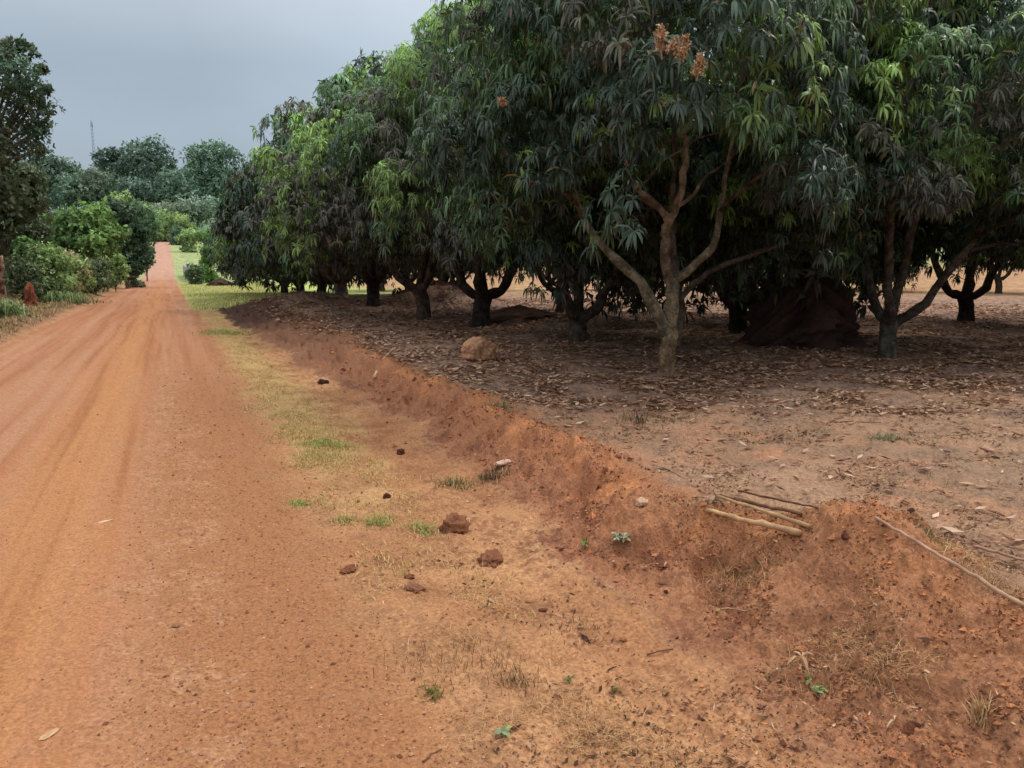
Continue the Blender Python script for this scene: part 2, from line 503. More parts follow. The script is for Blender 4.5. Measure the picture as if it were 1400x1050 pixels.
    c = mix(c, lin(196, 150, 124) + 0 * c, pale * 0.7)
    end = ss(213, 219, Y) * ss(-9, -7, X) * (1 - ss(5, 7, X)) * (1 - ss(228, 238, Y))
    c = mix(c, lin(130, 92, 76) + 0 * c, end)
    beyond = ss(228, 238, Y)
    c = mix(c, lin(120, 140, 98) + 0 * c, beyond)
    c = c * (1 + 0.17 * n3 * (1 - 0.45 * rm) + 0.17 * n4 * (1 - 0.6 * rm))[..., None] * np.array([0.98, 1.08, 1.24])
    return c


def build_ground():
    th = np.concatenate([np.linspace(-48, 48, 720), np.linspace(48, 312, 110)[1:-1]])
    a = np.radians(th) + YAW
    rs = [0.0, 0.5]; r = 0.5
    while r < 3500:
        if r < 2.0: d = 0.012
        else: d = np.clip(r * r / 1760 * 1.35, 0.004, 0.013 * r)
        r += d; rs.append(r)
    rs = np.array(rs[1:])
    nr, na = len(rs), len(a)
    X = rs[:, None] * np.sin(a)[None]; Y = rs[:, None] * np.cos(a)[None]
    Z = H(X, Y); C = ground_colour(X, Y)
    V = np.stack([X, Y, Z], -1).reshape(-1, 3); C = C.reshape(-1, 3)
    i = np.arange(nr - 1)[:, None] * na; j = np.arange(na)[None]
    q = np.stack([i + j, i + na + j, i + na + (j + 1) % na, i + (j + 1) % na], -1).reshape(-1, 4)
    q = q[:, ::-1]
    cx = V[q, 0].mean(1); cy = V[q, 1].mean(1)
    e = 0.12 * fbm(cx * 2, cy * 2, 201, 3); bb, fade = parts_of(cx, cy)
    far = np.hypot(cx, cy) > 62
    road = (cx + e > ROAD_L - 0.1) & (cx + e < ROAD_R + 0.1) & (cy < 216) & (cy > -150)
    verge = ~road & (cx + e < bb) & (cx > 0) & (cy < 47) & (cy > -40)
    bank = ~road & (cx + e >= bb) & (cx + e < bb + bank_w(cy) + 0.35) & (cy < 47) & (cy > -40)
    lverge = ~road & (cx < 0) & (cx > -7) & ~far
    hillm = ~road & far
    orch = ~(road | verge | bank | lverge | hillm)
    for name, msk, lab in (('dirt_road', road, 'red dirt road running straight away to the hill'),
                           ('road_verge', verge, 'sandy verge with thin dry grass between road and bank'),
                           ('earth_bank', bank, 'crumbling red earth bank along the orchard edge'),
                           ('road_verge', lverge, 'rough dry verge on the left side of the road'),
                           ('hillside', hillm, 'green hillside beyond the orchard'),
                           ('orchard_ground', orch, 'brown orchard floor under the mango trees')):
        f = q[msk]
        idx, inv = np.unique(f, return_inverse=True)
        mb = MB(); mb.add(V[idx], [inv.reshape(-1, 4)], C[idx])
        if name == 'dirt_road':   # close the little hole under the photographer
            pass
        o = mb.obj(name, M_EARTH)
        tag(o, lab, None, None, 'structure')


build_ground()


# ------------------------------------------------------------------ mango trees
G_DARK = np.array([0.058, 0.102, 0.060]); G_MID = np.array([0.116, 0.212, 0.086]); G_NEW = np.array([0.25, 0.40, 0.10])
G_DULL = np.array([0.112, 0.116, 0.078])
BARK = lin(136, 120, 102); BARKD = lin(100, 87, 75); BARKG = lin(152, 142, 118)
DARKT = (lin(62, 54, 48), lin(52, 46, 42)); MIDT = (lin(104, 88, 72), lin(84, 74, 64)); GREYT = (lin(112, 104, 90), lin(92, 84, 76))


def limb(mb, nodes, pts, r0, r1, n=12, sides=8, cols=(BARKD, BARKD), r=rng, wob=0.03):
    P = smooth_path(pts, n)
    P[1:-1] += r.normal(size=(n - 2, 3)) * wob * np.linspace(0.5, 1, n - 2)[:, None]
    rad = np.linspace(r0, r1, n)
    t = np.linspace(0, 1, n)[:, None]
    rad = rad * (1 + 0.10 * np.sin(np.arange(n) * 1.9 + r.uniform(0, 6)) * (np.arange(n) > 1) * (np.arange(n) < n - 1))
    tube(mb, P, rad, (cols[0] * (1 - t) + cols[1] * t) * r.uniform(.78, 1.15, (n, 1)), sides, 0.07, True, r)
    for p, q in zip(P[2:], rad[2:]): nodes.append((p, q))


def mango(name_seed, R, Ht, zbot, nclump, per, n_leaf, L, W, simple=False, limbs=None, hollow=None, lean=(0, 0), new=0.13, dull=0.35, trunk_r=0.16, fork=0.85,
          trunk_cols=None, stretch=None):
    """returns trunk MB and crown MB in the tree's own coordinates plus outer tip points"""
    r = np.random.default_rng(name_seed)
    tb = MB(); nodes = []
    tc = trunk_cols or (BARK, BARKD)
    # trunk with flared root
    if limbs is None:
        n = 9
        top = np.array([r.uniform(-.1, .1) + lean[0], r.uniform(-.1, .1) + lean[1], fork])
        P = smooth_path([(0, 0, -0.12), (lean[0] * .3, lean[1] * .3, fork * 0.5), top], n)
        tt = np.linspace(0, 1, n)[:, None]
        tube(tb, P, trunk_r * np.array([1.45, 1.15, 1.03, 1, .97, .96, .97, 1.0, 1.02]), tc[0] * (1 - tt) + tc[1] * tt, 12, 0.04, True, r)
        nl = r.integers(3, 5); a0 = r.uniform(0, TAU)
        for k in range(nl):
            a = a0 + TAU * k / nl + r.uniform(-.3, .3)
            d = np.array([math.cos(a), math.sin(a), 0]); up = r.uniform(0.45, 0.75)
            e = top + d * R * r.uniform(0.5, 0.66) + np.array([0, 0, (Ht - fork) * up])
            m1 = top + d * R * 0.18 + np.array([0, 0, 0.35]); m2 = top + d * R * 0.40 + np.array([0, 0, (Ht - fork) * up * 0.48])
            limb(tb, nodes, [top - np.array([0, 0, 0.08]), m1, m2, e], trunk_r * 0.68, trunk_r * 0.22, 14, 8, (tc[1], BARKD), r)
        limb(tb, nodes, [top - np.array([0, 0, 0.05]), top + np.array([r.uniform(-.4, .4), r.uniform(-.4, .4), (Ht - fork) * .4]), np.array([r.uniform(-.5, .5), r.uniform(-.5, .5), Ht * .8])], trunk_r * 0.6, trunk_r * 0.18, 12, 8, (tc[1], BARKD), r)
    else:
        for pts, r0, r1, cols in limbs:
            limb(tb, nodes, pts, r0, r1, 16, 10, cols, r, 0.012)
    # clumps over a dome
    cl = []
    ax_, ay_ = r.uniform(0, 100, 2)
    tries = 0
    while len(cl) < nclump and tries < nclump * 60:
        tries += 1
        t = r.uniform(0, 1) ** 1.15
        a = r.uniform(0, TAU)
        # bulging dome whose skirt hangs low
        prof = (1 - t ** 2.4) ** 0.55 * (0.90 + 0.14 * math.sin(min(t * 4.5, math.pi)))
        lumpy = 1 + 0.30 * float(vnoise(a * 1.1 + ax_, t * 2.5 + ay_, name_seed)) + 0.12 * float(vnoise(a * 2.7 + ax_, t * 5 + ay_, name_seed + 2))
        rr = R * prof * lumpy
        zb = zbot + 0.38 * float(vnoise(a * 0.9 + ax_, 7.7, name_seed + 5))
        z = zb + t * (Ht - zb - 0.25)
        inn = r.uniform(0.80, 1.0) if r.uniform() < 0.8 else r.uniform(0.35, 0.8)
        p = np.array([math.cos(a) * rr * inn, math.sin(a) * rr * inn, z])
        if stretch is not None:
            d = p[:2] @ np.asarray(stretch[:2])
            if d > 0: p[:2] += np.asarray(stretch[:2]) * d * stretch[2]
        p[:2] += np.array(lean)
        if hollow is not None and hollow(p): continue
        if len(cl) > 4 and np.min(np.linalg.norm(np.array([c[0] for c in cl]) - p, axis=1)) < 0.36 * R / 3: continue
        cl.append((p, t, a))
    # twigs from the skeleton to the clumps
    cl.sort(key=lambda c: np.linalg.norm(c[0] - np.array([0, 0, 2.0])))
    for k, (p, t, a) in enumerate(cl):
        if k % 2: continue
        N = np.array([q[0] for q in nodes])
        dd = np.linalg.norm(N - p, axis=1) + 0.9 * np.maximum(N[:, 2] - p[2], 0)
        i = int(np.argmin(dd)); q, qr = nodes[i]
        if dd[i] < 0.3: continue
        m = (q + p) / 2 + np.array([0, 0, 0.12 * dd[i]]) + r.normal(size=3) * 0.06 * dd[i]
        limb(tb, nodes, [q, m, p], min(qr * 0.7, 0.045), 0.012, 7, 5, (BARKD, BARKD * 0.9), r, 0.02)
    cb = MB()
    Ps, As, Cs = [], [], []
    for p, t, a in cl:
        k = max(4, int(per * r.uniform(0.7, 1.3)))
        sz = r.uniform(0.42, 0.72) * (R / 3) ** 0.5
        d = norm(r.normal(size=(k, 3)) + np.array([math.cos(a) * 0.5, math.sin(a) * 0.5, 0.55]))
        q = p + d * sz * np.array([1, 1, 0.85]) * r.uniform(0.65, 1.05, (k, 1))
        q[:, 2] -= 0.25 * sz
        hang = r.uniform(size=k) < 0.25
        q[hang, 2] -= r.uniform(0.1, 0.5, hang.sum())
        axd = norm(d + np.array([math.cos(a) * 0.4, math.sin(a) * 0.4, 0.25]))
        u = r.uniform()
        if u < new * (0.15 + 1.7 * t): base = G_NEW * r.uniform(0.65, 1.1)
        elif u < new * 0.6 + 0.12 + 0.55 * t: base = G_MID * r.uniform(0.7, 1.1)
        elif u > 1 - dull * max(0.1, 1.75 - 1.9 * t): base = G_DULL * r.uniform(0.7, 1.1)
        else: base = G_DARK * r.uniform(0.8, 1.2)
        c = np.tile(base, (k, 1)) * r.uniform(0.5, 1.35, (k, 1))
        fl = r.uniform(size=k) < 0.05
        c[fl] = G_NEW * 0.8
        # leaf colour brightens towards the top of each clump and of the crown
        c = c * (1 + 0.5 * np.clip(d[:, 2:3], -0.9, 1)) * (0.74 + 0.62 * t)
        if hollow is not None:
            kp = np.array([not hollow(x, 1.0) for x in q])
            q, axd, c = q[kp], axd[kp], c[kp]
        kp = q[:, 2] > 0.35
        Ps.append(q[kp]); As.append(axd[kp]); Cs.append(c[kp])
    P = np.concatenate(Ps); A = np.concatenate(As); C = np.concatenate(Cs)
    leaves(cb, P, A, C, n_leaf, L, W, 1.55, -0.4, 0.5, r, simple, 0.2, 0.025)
    return tb, cb, P, A


def panicle(P, A, r, s=0.30):
    """rusty mango flower panicle: upright stalk with short side sprays of tiny buds"""
    mb = MB()
    base = np.zeros(3); ax = norm(A * 0.5 + np.array([0, 0, 1.0]))
    c1 = lin(184, 146, 114); c2 = lin(202, 166, 132)
    tube(mb, smooth_path([base, ax * s * 0.5, ax * s], 6), np.linspace(0.008, 0.003, 6), c1, 5, 0, False, r)
    for k in range(16):
        t = r.uniform(0.25, 1.0); d = norm(r.normal(size=3) + ax * 0.8)
        q = ax * s * t; e = q + d * s * 0.42 * (1.15 - t)
        tube(mb, [q, (q + e) / 2, e], [0.004, 0.003, 0.002], c1, 4, 0, False, r)
        m = 9
        bp = q + (e - q) * r.uniform(0.3, 1.05, (m, 1)) + r.normal(size=(m, 3)) * 0.012
        leaves(mb, bp, norm(r.normal(size=(m, 3))), np.tile(c2, (m, 1)) * r.uniform(0.6, 1.2, (m, 1)), 3, 0.028, 0.016, 0.1, -0.5, 0.8, r, True)
    return mb


def rz_(px, py, d):
    """the big tree's limbs, measured off as right / away / up from its foot"""
    s = 0.00915
    r_ = (px - 915) * s; z = (507 - py) * s
    k = 1 + d / 10.0
    return RIGHT * r_ * k + FWD * d + np.array([0, 0, z * k])


LA = [
    ([rz_(915, 522, 0), rz_(915, 480, 0), rz_(918, 440, 0), rz_(919, 400, 0), rz_(920, 372, 0.0)], 0.120, 0.082, (lin(150, 120, 88), BARKG)),
    ([rz_(915, 455, 0), rz_(893, 415, -.1), rz_(868, 375, -.2), rz_(828, 338, -.1), rz_(800, 300, .2), rz_(780, 240, .4), rz_(770, 170, .6)], 0.084, 0.025, (BARKG * 0.8, BARK)),
    ([rz_(919, 385, 0), rz_(905, 345, -.1), rz_(905, 310, -.2), rz_(907, 285, -.25)], 0.068, 0.057, (BARK, BARK)),
    ([rz_(907, 288, -.25), rz_(880, 262, -.35), rz_(855, 240, -.4), rz_(838, 205, -.4), rz_(836, 150, -.3), rz_(828, 80, .0)], 0.044, 0.016, (BARK, BARK)),
    ([rz_(907, 290, -.25), rz_(920, 255, -.3), rz_(926, 205, -.3), rz_(922, 165, -.3)], 0.050, 0.039, (BARK, BARK)),
    ([rz_(922, 170, -.3), rz_(910, 140, -.3), rz_(905, 90, -.2), rz_(890, 0, 0), rz_(880, -90, .2)], 0.027, 0.012, (BARK, BARKD)),
    ([rz_(923, 170, -.3), rz_(938, 140, -.3), rz_(955, 100, -.2), rz_(975, 10, 0)], 0.027, 0.012, (BARK, BARKD)),
    ([rz_(914, 272, -.28), rz_(940, 255, -.2), rz_(960, 235, 0), rz_(1000, 215, .3), rz_(1050, 160, .6)], 0.027, 0.012, (BARK, BARKD)),
    ([rz_(921, 378, 0), rz_(945, 355, -.1), rz_(970, 325, -.2), rz_(982, 280, -.1), rz_(990, 240, .1), rz_(1010, 150, .4)], 0.060, 0.023, (BARKG * .9, BARK)),
    ([rz_(928, 405, .05), rz_(960, 380, .3), rz_(1010, 358, .5), rz_(1070, 340, .6), rz_(1120, 318, .6)], 0.044, 0.025, (BARKD, BARKD)),
    ([rz_(925, 470, .08), rz_(935, 420, .2), rz_(932, 370, .5), rz_(930, 300, .8), rz_(935, 200, 1.0), rz_(930, 60, 1.0)], 0.080, 0.025, (BARKD, BARKD)),
]


def hollowA(p, g=1.0):
    r_ = p @ RIGHT; d = p @ FWD; z = p[2]
    k = (9.6 + d) / 9.6
    if d > 1.1: return False
    # the open heart of the tree and the clear space under its skirt on the near side
    e = ((r_ / k + 0.08) / 1.08) ** 2 + ((z / k - 2.35 - 0.1 * (1 - k)) / 1.15) ** 2
    low = (z / k < 2.15 + 0.25 * (1 - k)) and (-1.45 < r_ / k < 1.2) and d < 1.0
    return e < g or low


def hollowB(p, g=1.0):
    r_ = p @ RIGHT; d = p @ FWD
    return p[2] < 2.0 - 0.6 * ss(0.2, 1.2, r_) and d < 1.6


near_group = 'mango trees in the orchard'


def build_mango(key, seed, label, **kw):
    x, y, R, Ht = TREES[key]
    t = empty('mango_tree', (x, y, zg(x, y)), label, 'tree', near_group)
    tb, cb, P, A = mango(seed, R, Ht, **kw)
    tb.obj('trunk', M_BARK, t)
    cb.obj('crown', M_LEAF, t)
    return t, P, A, tb, cb


tA, PA, AA, _, _ = build_mango('A', 11, 'large mango tree with pale grey low-forking trunk and open limbs, nearest the bank', zbot=2.05, nclump=180, per=60, n_leaf=15, L=0.178, W=0.0245,
                               limbs=LA, hollow=hollowA, new=0.16, dull=0.12)
tB, PB, AB, _, _ = build_mango('B', 23, 'mango tree just right of the big dark termite mound, short trunk and rusty flower sprays', zbot=1.8, nclump=170, per=60, n_leaf=15, L=0.172, W=0.0245, hollow=hollowB, new=0.26, dull=0.22,
                               trunk_r=0.13, fork=0.55, trunk_cols=GREYT)
tE, PE, AE, _, _ = build_mango('E', 37, 'mango tree with twin leaning trunk behind the left limb of the large pale mango', zbot=1.65, nclump=145, per=52, n_leaf=13, L=0.2, W=0.027, new=0.3, dull=0.25,
                               trunk_r=0.17, fork=0.45, trunk_cols=MIDT)
tF, PF, AF, _, _ = build_mango('F', 41, 'tall dark mango tree with forked black trunk behind the boulder', zbot=2.1, nclump=165, per=52, n_leaf=13, L=0.205, W=0.027, new=0.27, dull=0.4, trunk_r=0.2, fork=0.7, trunk_cols=DARKT)
# flower panicles on the two nearest trees
rp = np.random.default_rng(5)
proto_p = None


def flowers(t, P, A, px_list):
    """put panicles on the foliage tips that lie closest to the given spots of the photograph"""
    base = np.array(t.location)
    W = P + base
    rel = W - EYE
    dep = rel @ FWD
    f_ = math.cos(PITCH) * dep - math.sin(PITCH) * rel[:, 2]
    u_ = math.sin(PITCH) * dep + math.cos(PITCH) * rel[:, 2]
    sx = 700 + F * (rel @ RIGHT) / f_; sy = 525 - F * u_ / f_
    used = np.zeros(len(P), bool)
    for px, py, s in px_list:
        dd = np.hypot(sx - px, sy - py) + (f_ - f_.min()) * 4
        dd[used] = 1e9
        i = int(np.argmin(dd)); used |= np.linalg.norm(P - P[i], axis=1) < 0.11
        mb = panicle(P[i], A[i], rp, s * 0.68)
        tow = norm(-rel[i]) * 0.22
        mb.obj('flower_panicle', M_DRY, t, P[i] + tow + np.array([0, 0, 0.02]))


flowers(tA, PA, AA, [(888, 30, .30), (848, 78, .26), (905, 78, .34), (925, 92, .36), (945, 82, .3), (915, 100, .30), (825, 100, .22), (958, 118, .28), (1040, 25, .28), (1022, 5, .3), (690, 150, .1)])
flowers(tB, PB, AB, [(1158, 40, .3), (1170, 70, .3), (1180, 80, .25), (1195, 70, .25), (1240, 8, .3), (1262, 4, .3), (1270, 10, .25)])

# the rest of the row along the road
tG, _, _, _, _ = build_mango('G', 53, 'mango tree with short Y-shaped trunk left of the black forked trunk', zbot=1.85, nclump=150, per=34, n_leaf=12, L=0.21, W=0.038, new=0.24, dull=0.45, trunk_r=0.18, fork=0.8, trunk_cols=MIDT)
tC, _, _, _, _ = build_mango('C', 59, 'mango tree at the right edge with one long grey limb reaching left', zbot=1.9, nclump=145, per=36, n_leaf=13, L=0.18, W=0.029, new=0.2, dull=0.2, trunk_r=0.15, fork=0.7)
tI, _, _, ib, ic = build_mango('I', 61, 'mango tree with low pale trunk on the shaded soil ridge, bright green upper crown', zbot=1.6, nclump=150, per=22, n_leaf=11, L=0.3, W=0.06, new=0.24, dull=0.25, trunk_r=0.24, fork=0.7)
tH, _, _, hb, hc = build_mango('H', 67, 'dark mango tree with foliage to the ground left of the Y-shaped trunk', zbot=1.55, nclump=150, per=22, n_leaf=11, L=0.29, W=0.058, new=0.22, dull=0.45, trunk_r=0.2, fork=0.7, trunk_cols=DARKT)
tK, _, _, kb, kc = build_mango('K', 71, 'blackish mango tree whose crown sweeps down over the sunlit grass strip', zbot=1.1, nclump=150, per=17, n_leaf=10, L=0.36, W=0.085, new=0.12, dull=0.35, trunk_r=0.2, fork=0.6, simple=True, trunk_cols=DARKT)


def share(name, src, x, y, label, rz, group=near_group, s=1.0):
    """another tree of the orchard grown from the same wood and leaves"""
    t = empty(name, (x, y, zg(x, y)), label, 'tree', group, rz)
    t.scale = (s, s, s)
    for ch in src.children:
        if ch.name.startswith('flower'): continue
        c = ch.copy(); COL.objects.link(c); c.parent = t
    return t


share('mango_tree', tH, *TREES['J'][:2], 'mango tree between the bright-topped mango and the blackish one at the row end', 2.2, s=1.0)
share('mango_tree', tK, *TREES['L'][:2], 'farthest mango tree of the roadside row, its left edge against the hazy forest', 1.3, s=1.0)
BL = {0: 'mango tree with slim black leaning trunk left of the big dark termite mound', 1: 'mango tree with black trunk in shade right of the short-trunked mango'}
for k, (x, y) in enumerate(BACK):
    src = (tH, tI, tK, tG, tF)[k % 5] if k > 1 else (tG, tF)[k]
    share('mango_tree', src, x, y, BL.get(k, 'mango tree deep in the orchard, mostly hidden behind the front trees'), 0.7 + 1.9 * k, s=(0.82, 0.86, 0.92, 0.8)[k % 4])


# ------------------------------------------------------------------ other trees
def broad_tree(loc, label, cat, clumps, leaf, cols, seed, trunk=None, name='broadleaf_tree', per=60, mat=None, group=None, n=4, droop=0.3, flat=0.75):
    """clumps: list of (x, y, z, radius) relative to the foot"""
    r = np.random.default_rng(seed)
    t = empty(name, loc, label, cat, group)
    Ps, As, Cs = [], [], []
    for x, y, z, rad in clumps:
        k = int(per * 2.6 * (rad / leaf / 3) ** 1.6) + 24
        d = norm(r.normal(size=(k, 3)) + np.array([0, 0, 0.25]))
        o = r.uniform(0, 90, 2)
        lum = 1 + 0.5 * vnoise(d[:, 0] * 2.6 + o[0], d[:, 1] * 2 + d[:, 2] * 2 + o[1], seed)
        q = np.array([x, y, z]) + d * rad * np.array([1, 1, flat]) * (lum * r.uniform(0.25, 1.05, k) ** 0.6)[:, None]
        base = cols[r.integers(len(cols))]
        tone = 1 + 0.45 * vnoise(q[:, 0] / rad * 2.3 + o[0], q[:, 2] / rad * 2.3 + q[:, 1] / rad, seed + 4)
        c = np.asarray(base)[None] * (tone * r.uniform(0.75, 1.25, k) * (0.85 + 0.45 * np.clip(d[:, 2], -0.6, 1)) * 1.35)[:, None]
        Ps.append(q); As.append(d); Cs.append(c)
    cb = MB()
    leaves(cb, np.concatenate(Ps), np.concatenate(As), np.concatenate(Cs), n, leaf, leaf * 0.55, droop, -0.3, 0.9, r, True)
    tb = MB(); nodes = []
    top = trunk or (clumps[0][2] * 0.55, leaf * 0.6)
    hz, tr = top
    limb(tb, nodes, [(0, 0, -0.3), (0.02 * hz, 0, hz * .5), (0, 0.03 * hz, hz)], tr, tr * 0.65, 9, 8, (BARK, BARKD), r, 0.01)
    for x, y, z, rad in clumps:
        m = np.array([x * 0.45, y * 0.45, hz + (z - hz) * 0.45])
        limb(tb, nodes, [(0, 0.03 * hz, hz * 0.95), m, (x, y, z)], tr * 0.45, tr * 0.1, 8, 6, (BARKD, BARKD), r, 0.02)
    tb.obj('trunk', M_BARK, t)
    cb.obj('crown', mat or M_FOL, t)
    return t


def px_tree(Y, foot_px, blobs, label, cols, leaf, seed, zfoot=None, **kw):
    """blobs: (px, py, radius in px, depth offset) of the crown's masses as they stand at distance Y"""
    p0 = at(foot_px, 362, Y)
    z0 = zg(p0[0], p0[1]) if zfoot is None else zfoot
    s = np.linalg.norm((p0 - EYE)[:2]) / F * 0.98
    cl = []
    for bx, by, br, dd in blobs:
        q = at(bx, by, Y + dd)
        cl.append((q[0] - p0[0], q[1] - p0[1], q[2] - z0, br * s))
    return broad_tree((p0[0], p0[1], z0), label, 'tree', cl, leaf, cols, seed, **kw)


GREEN_L = [np.array([0.15, 0.24, 0.07]), np.array([0.11, 0.19, 0.06])]
GREEN_D = [np.array([0.05, 0.085, 0.05]), np.array([0.065, 0.105, 0.06])]
GREEN_O = [np.array([0.09, 0.115, 0.06]), np.array([0.11, 0.125, 0.07]), np.array([0.075, 0.10, 0.055])]
HAZE_D = [lin(90, 110, 94), lin(96, 116, 96), lin(84, 104, 90)]  # haze of the distance is mixed into these far foliage colours
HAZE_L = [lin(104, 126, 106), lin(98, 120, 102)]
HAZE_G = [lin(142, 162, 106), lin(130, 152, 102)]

px_tree(34, -18, [(-10, 110, 42, 0), (25, 105, 28, -1), (35, 150, 30, 0), (10, 190, 42, 1), (45, 125, 17, 0), (-25, 210, 45, 0), (48, 185, 14, 0), (15, 78, 18, 0), (56, 96, 8, 0), (61, 150, 8, 0), (64, 122, 6, 0), (40, 72, 9, 0), (30, 60, 7, 0), (60, 172, 8, 0), (52, 205, 8, 0), (8, 62, 9, 0)],
        'tall dark-leaved tree rising at the left edge of the picture', [g * 1.6 for g in GREEN_D] + GREEN_O, 0.17, 301, trunk=(4.5, .22), per=30, flat=0.9)
px_tree(37, 8, [(10, 255, 38, 0), (38, 245, 18, 0), (30, 280, 26, 0), (-15, 270, 40, 0), (0, 300, 30, 0)], 'brownish green tree below the tall dark tree at left', [g * 1.25 for g in GREEN_O], 0.24, 302, trunk=(1.6, .14), per=60, flat=0.9)
px_tree(42, 25, [(20, 325, 26, 0), (45, 315, 22, 0), (0, 335, 30, 0), (55, 300, 14, 1), (30, 345, 22, -1)], 'bushy green tree behind the tall grass hedge at left', GREEN_L + GREEN_O[:1], 0.24, 303, trunk=(1.2, .12), per=60)
px_tree(50, 112, [(95, 308, 26, 0), (125, 300, 28, 0), (148, 322, 20, 0), (110, 330, 28, 0), (85, 325, 20, 0), (135, 335, 22, -1)], 'rounded bright green tree above the hedge left of the road', GREEN_L, 0.26, 304, trunk=(1.4, .14), per=60)
px_tree(60, 172, [(150, 292, 20, 0), (172, 295, 24, 0), (188, 315, 20, 0), (165, 325, 26, 0), (185, 338, 18, 0), (145, 318, 18, 0), (172, 350, 16, 0), (190, 354, 12, 0), (158, 350, 14, 0), (172, 364, 12, -.5), (186, 366, 9, -.5), (160, 364, 10, -.5)], 'dark green rounded tree next to the road before the hill', GREEN_D + [np.array([0.045, 0.085, 0.045])], 0.3, 305, trunk=(.6, .16), per=55)
px_tree(85, 200, [(195, 292, 15, 0), (206, 306, 12, 0), (200, 322, 12, 0), (190, 305, 14, 0), (196, 338, 12, 0), (202, 347, 9, 0), (196, 357, 10, 0), (202, 360, 7, 0), (190, 362, 8, 0)], 'pale green shrub tree peeping behind the dark rounded tree', [lin(104, 132, 96), lin(92, 120, 86)], 0.4, 306, trunk=(.4, .08), per=40)

# forest on the far rise
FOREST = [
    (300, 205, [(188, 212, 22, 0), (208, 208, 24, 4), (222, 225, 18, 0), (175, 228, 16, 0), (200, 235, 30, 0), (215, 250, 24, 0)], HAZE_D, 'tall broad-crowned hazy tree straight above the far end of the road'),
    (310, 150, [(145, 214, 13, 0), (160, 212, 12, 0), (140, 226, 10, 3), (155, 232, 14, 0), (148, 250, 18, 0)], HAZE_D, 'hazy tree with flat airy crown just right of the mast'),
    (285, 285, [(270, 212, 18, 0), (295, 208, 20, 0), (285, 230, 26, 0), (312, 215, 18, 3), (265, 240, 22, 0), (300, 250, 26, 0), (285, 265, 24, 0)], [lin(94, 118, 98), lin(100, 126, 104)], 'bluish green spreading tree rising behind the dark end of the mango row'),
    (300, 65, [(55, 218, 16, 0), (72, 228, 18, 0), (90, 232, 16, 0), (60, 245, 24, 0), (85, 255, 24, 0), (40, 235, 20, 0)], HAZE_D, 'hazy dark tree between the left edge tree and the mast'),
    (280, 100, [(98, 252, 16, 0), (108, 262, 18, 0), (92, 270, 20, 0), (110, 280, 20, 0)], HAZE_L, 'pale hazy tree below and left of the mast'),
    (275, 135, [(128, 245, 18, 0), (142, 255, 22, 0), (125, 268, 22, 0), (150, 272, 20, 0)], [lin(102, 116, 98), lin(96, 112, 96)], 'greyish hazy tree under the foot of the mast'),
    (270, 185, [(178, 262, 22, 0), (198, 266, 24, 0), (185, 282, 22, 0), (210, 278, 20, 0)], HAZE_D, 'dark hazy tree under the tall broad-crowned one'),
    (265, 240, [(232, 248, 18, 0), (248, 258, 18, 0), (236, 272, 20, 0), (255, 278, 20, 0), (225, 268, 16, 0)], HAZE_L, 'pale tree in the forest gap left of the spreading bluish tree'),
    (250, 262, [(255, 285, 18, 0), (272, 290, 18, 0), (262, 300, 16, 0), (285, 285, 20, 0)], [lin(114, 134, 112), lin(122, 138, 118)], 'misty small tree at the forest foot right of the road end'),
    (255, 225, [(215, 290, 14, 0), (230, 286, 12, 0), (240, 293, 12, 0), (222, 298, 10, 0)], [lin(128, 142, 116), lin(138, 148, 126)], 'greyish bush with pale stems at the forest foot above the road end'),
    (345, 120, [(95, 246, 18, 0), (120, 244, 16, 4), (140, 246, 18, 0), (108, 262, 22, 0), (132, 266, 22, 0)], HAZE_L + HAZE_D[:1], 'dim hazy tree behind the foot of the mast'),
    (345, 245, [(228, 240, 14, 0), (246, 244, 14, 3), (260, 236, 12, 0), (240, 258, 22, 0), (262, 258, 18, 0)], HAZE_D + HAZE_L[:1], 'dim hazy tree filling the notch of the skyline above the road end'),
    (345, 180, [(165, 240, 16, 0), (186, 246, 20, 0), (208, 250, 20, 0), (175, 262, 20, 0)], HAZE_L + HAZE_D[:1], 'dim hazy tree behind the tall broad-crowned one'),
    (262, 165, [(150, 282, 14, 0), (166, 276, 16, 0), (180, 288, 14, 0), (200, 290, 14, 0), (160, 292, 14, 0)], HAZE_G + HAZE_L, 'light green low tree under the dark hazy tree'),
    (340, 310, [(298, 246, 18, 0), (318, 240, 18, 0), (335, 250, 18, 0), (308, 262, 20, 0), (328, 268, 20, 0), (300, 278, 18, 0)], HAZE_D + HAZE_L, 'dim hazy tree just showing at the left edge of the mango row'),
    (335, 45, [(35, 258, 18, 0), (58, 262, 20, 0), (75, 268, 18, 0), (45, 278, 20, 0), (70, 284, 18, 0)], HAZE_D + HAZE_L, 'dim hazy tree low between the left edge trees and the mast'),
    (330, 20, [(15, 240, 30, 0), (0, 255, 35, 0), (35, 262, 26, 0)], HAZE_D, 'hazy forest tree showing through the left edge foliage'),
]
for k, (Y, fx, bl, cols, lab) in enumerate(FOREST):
    px_tree(Y, fx, bl, lab, cols, 1.15 if Y > 262 else 0.9, 400 + k, trunk=(9, .35) if Y > 262 else (4, .2), per=36, name='forest_tree', group='forest trees on the far rise')

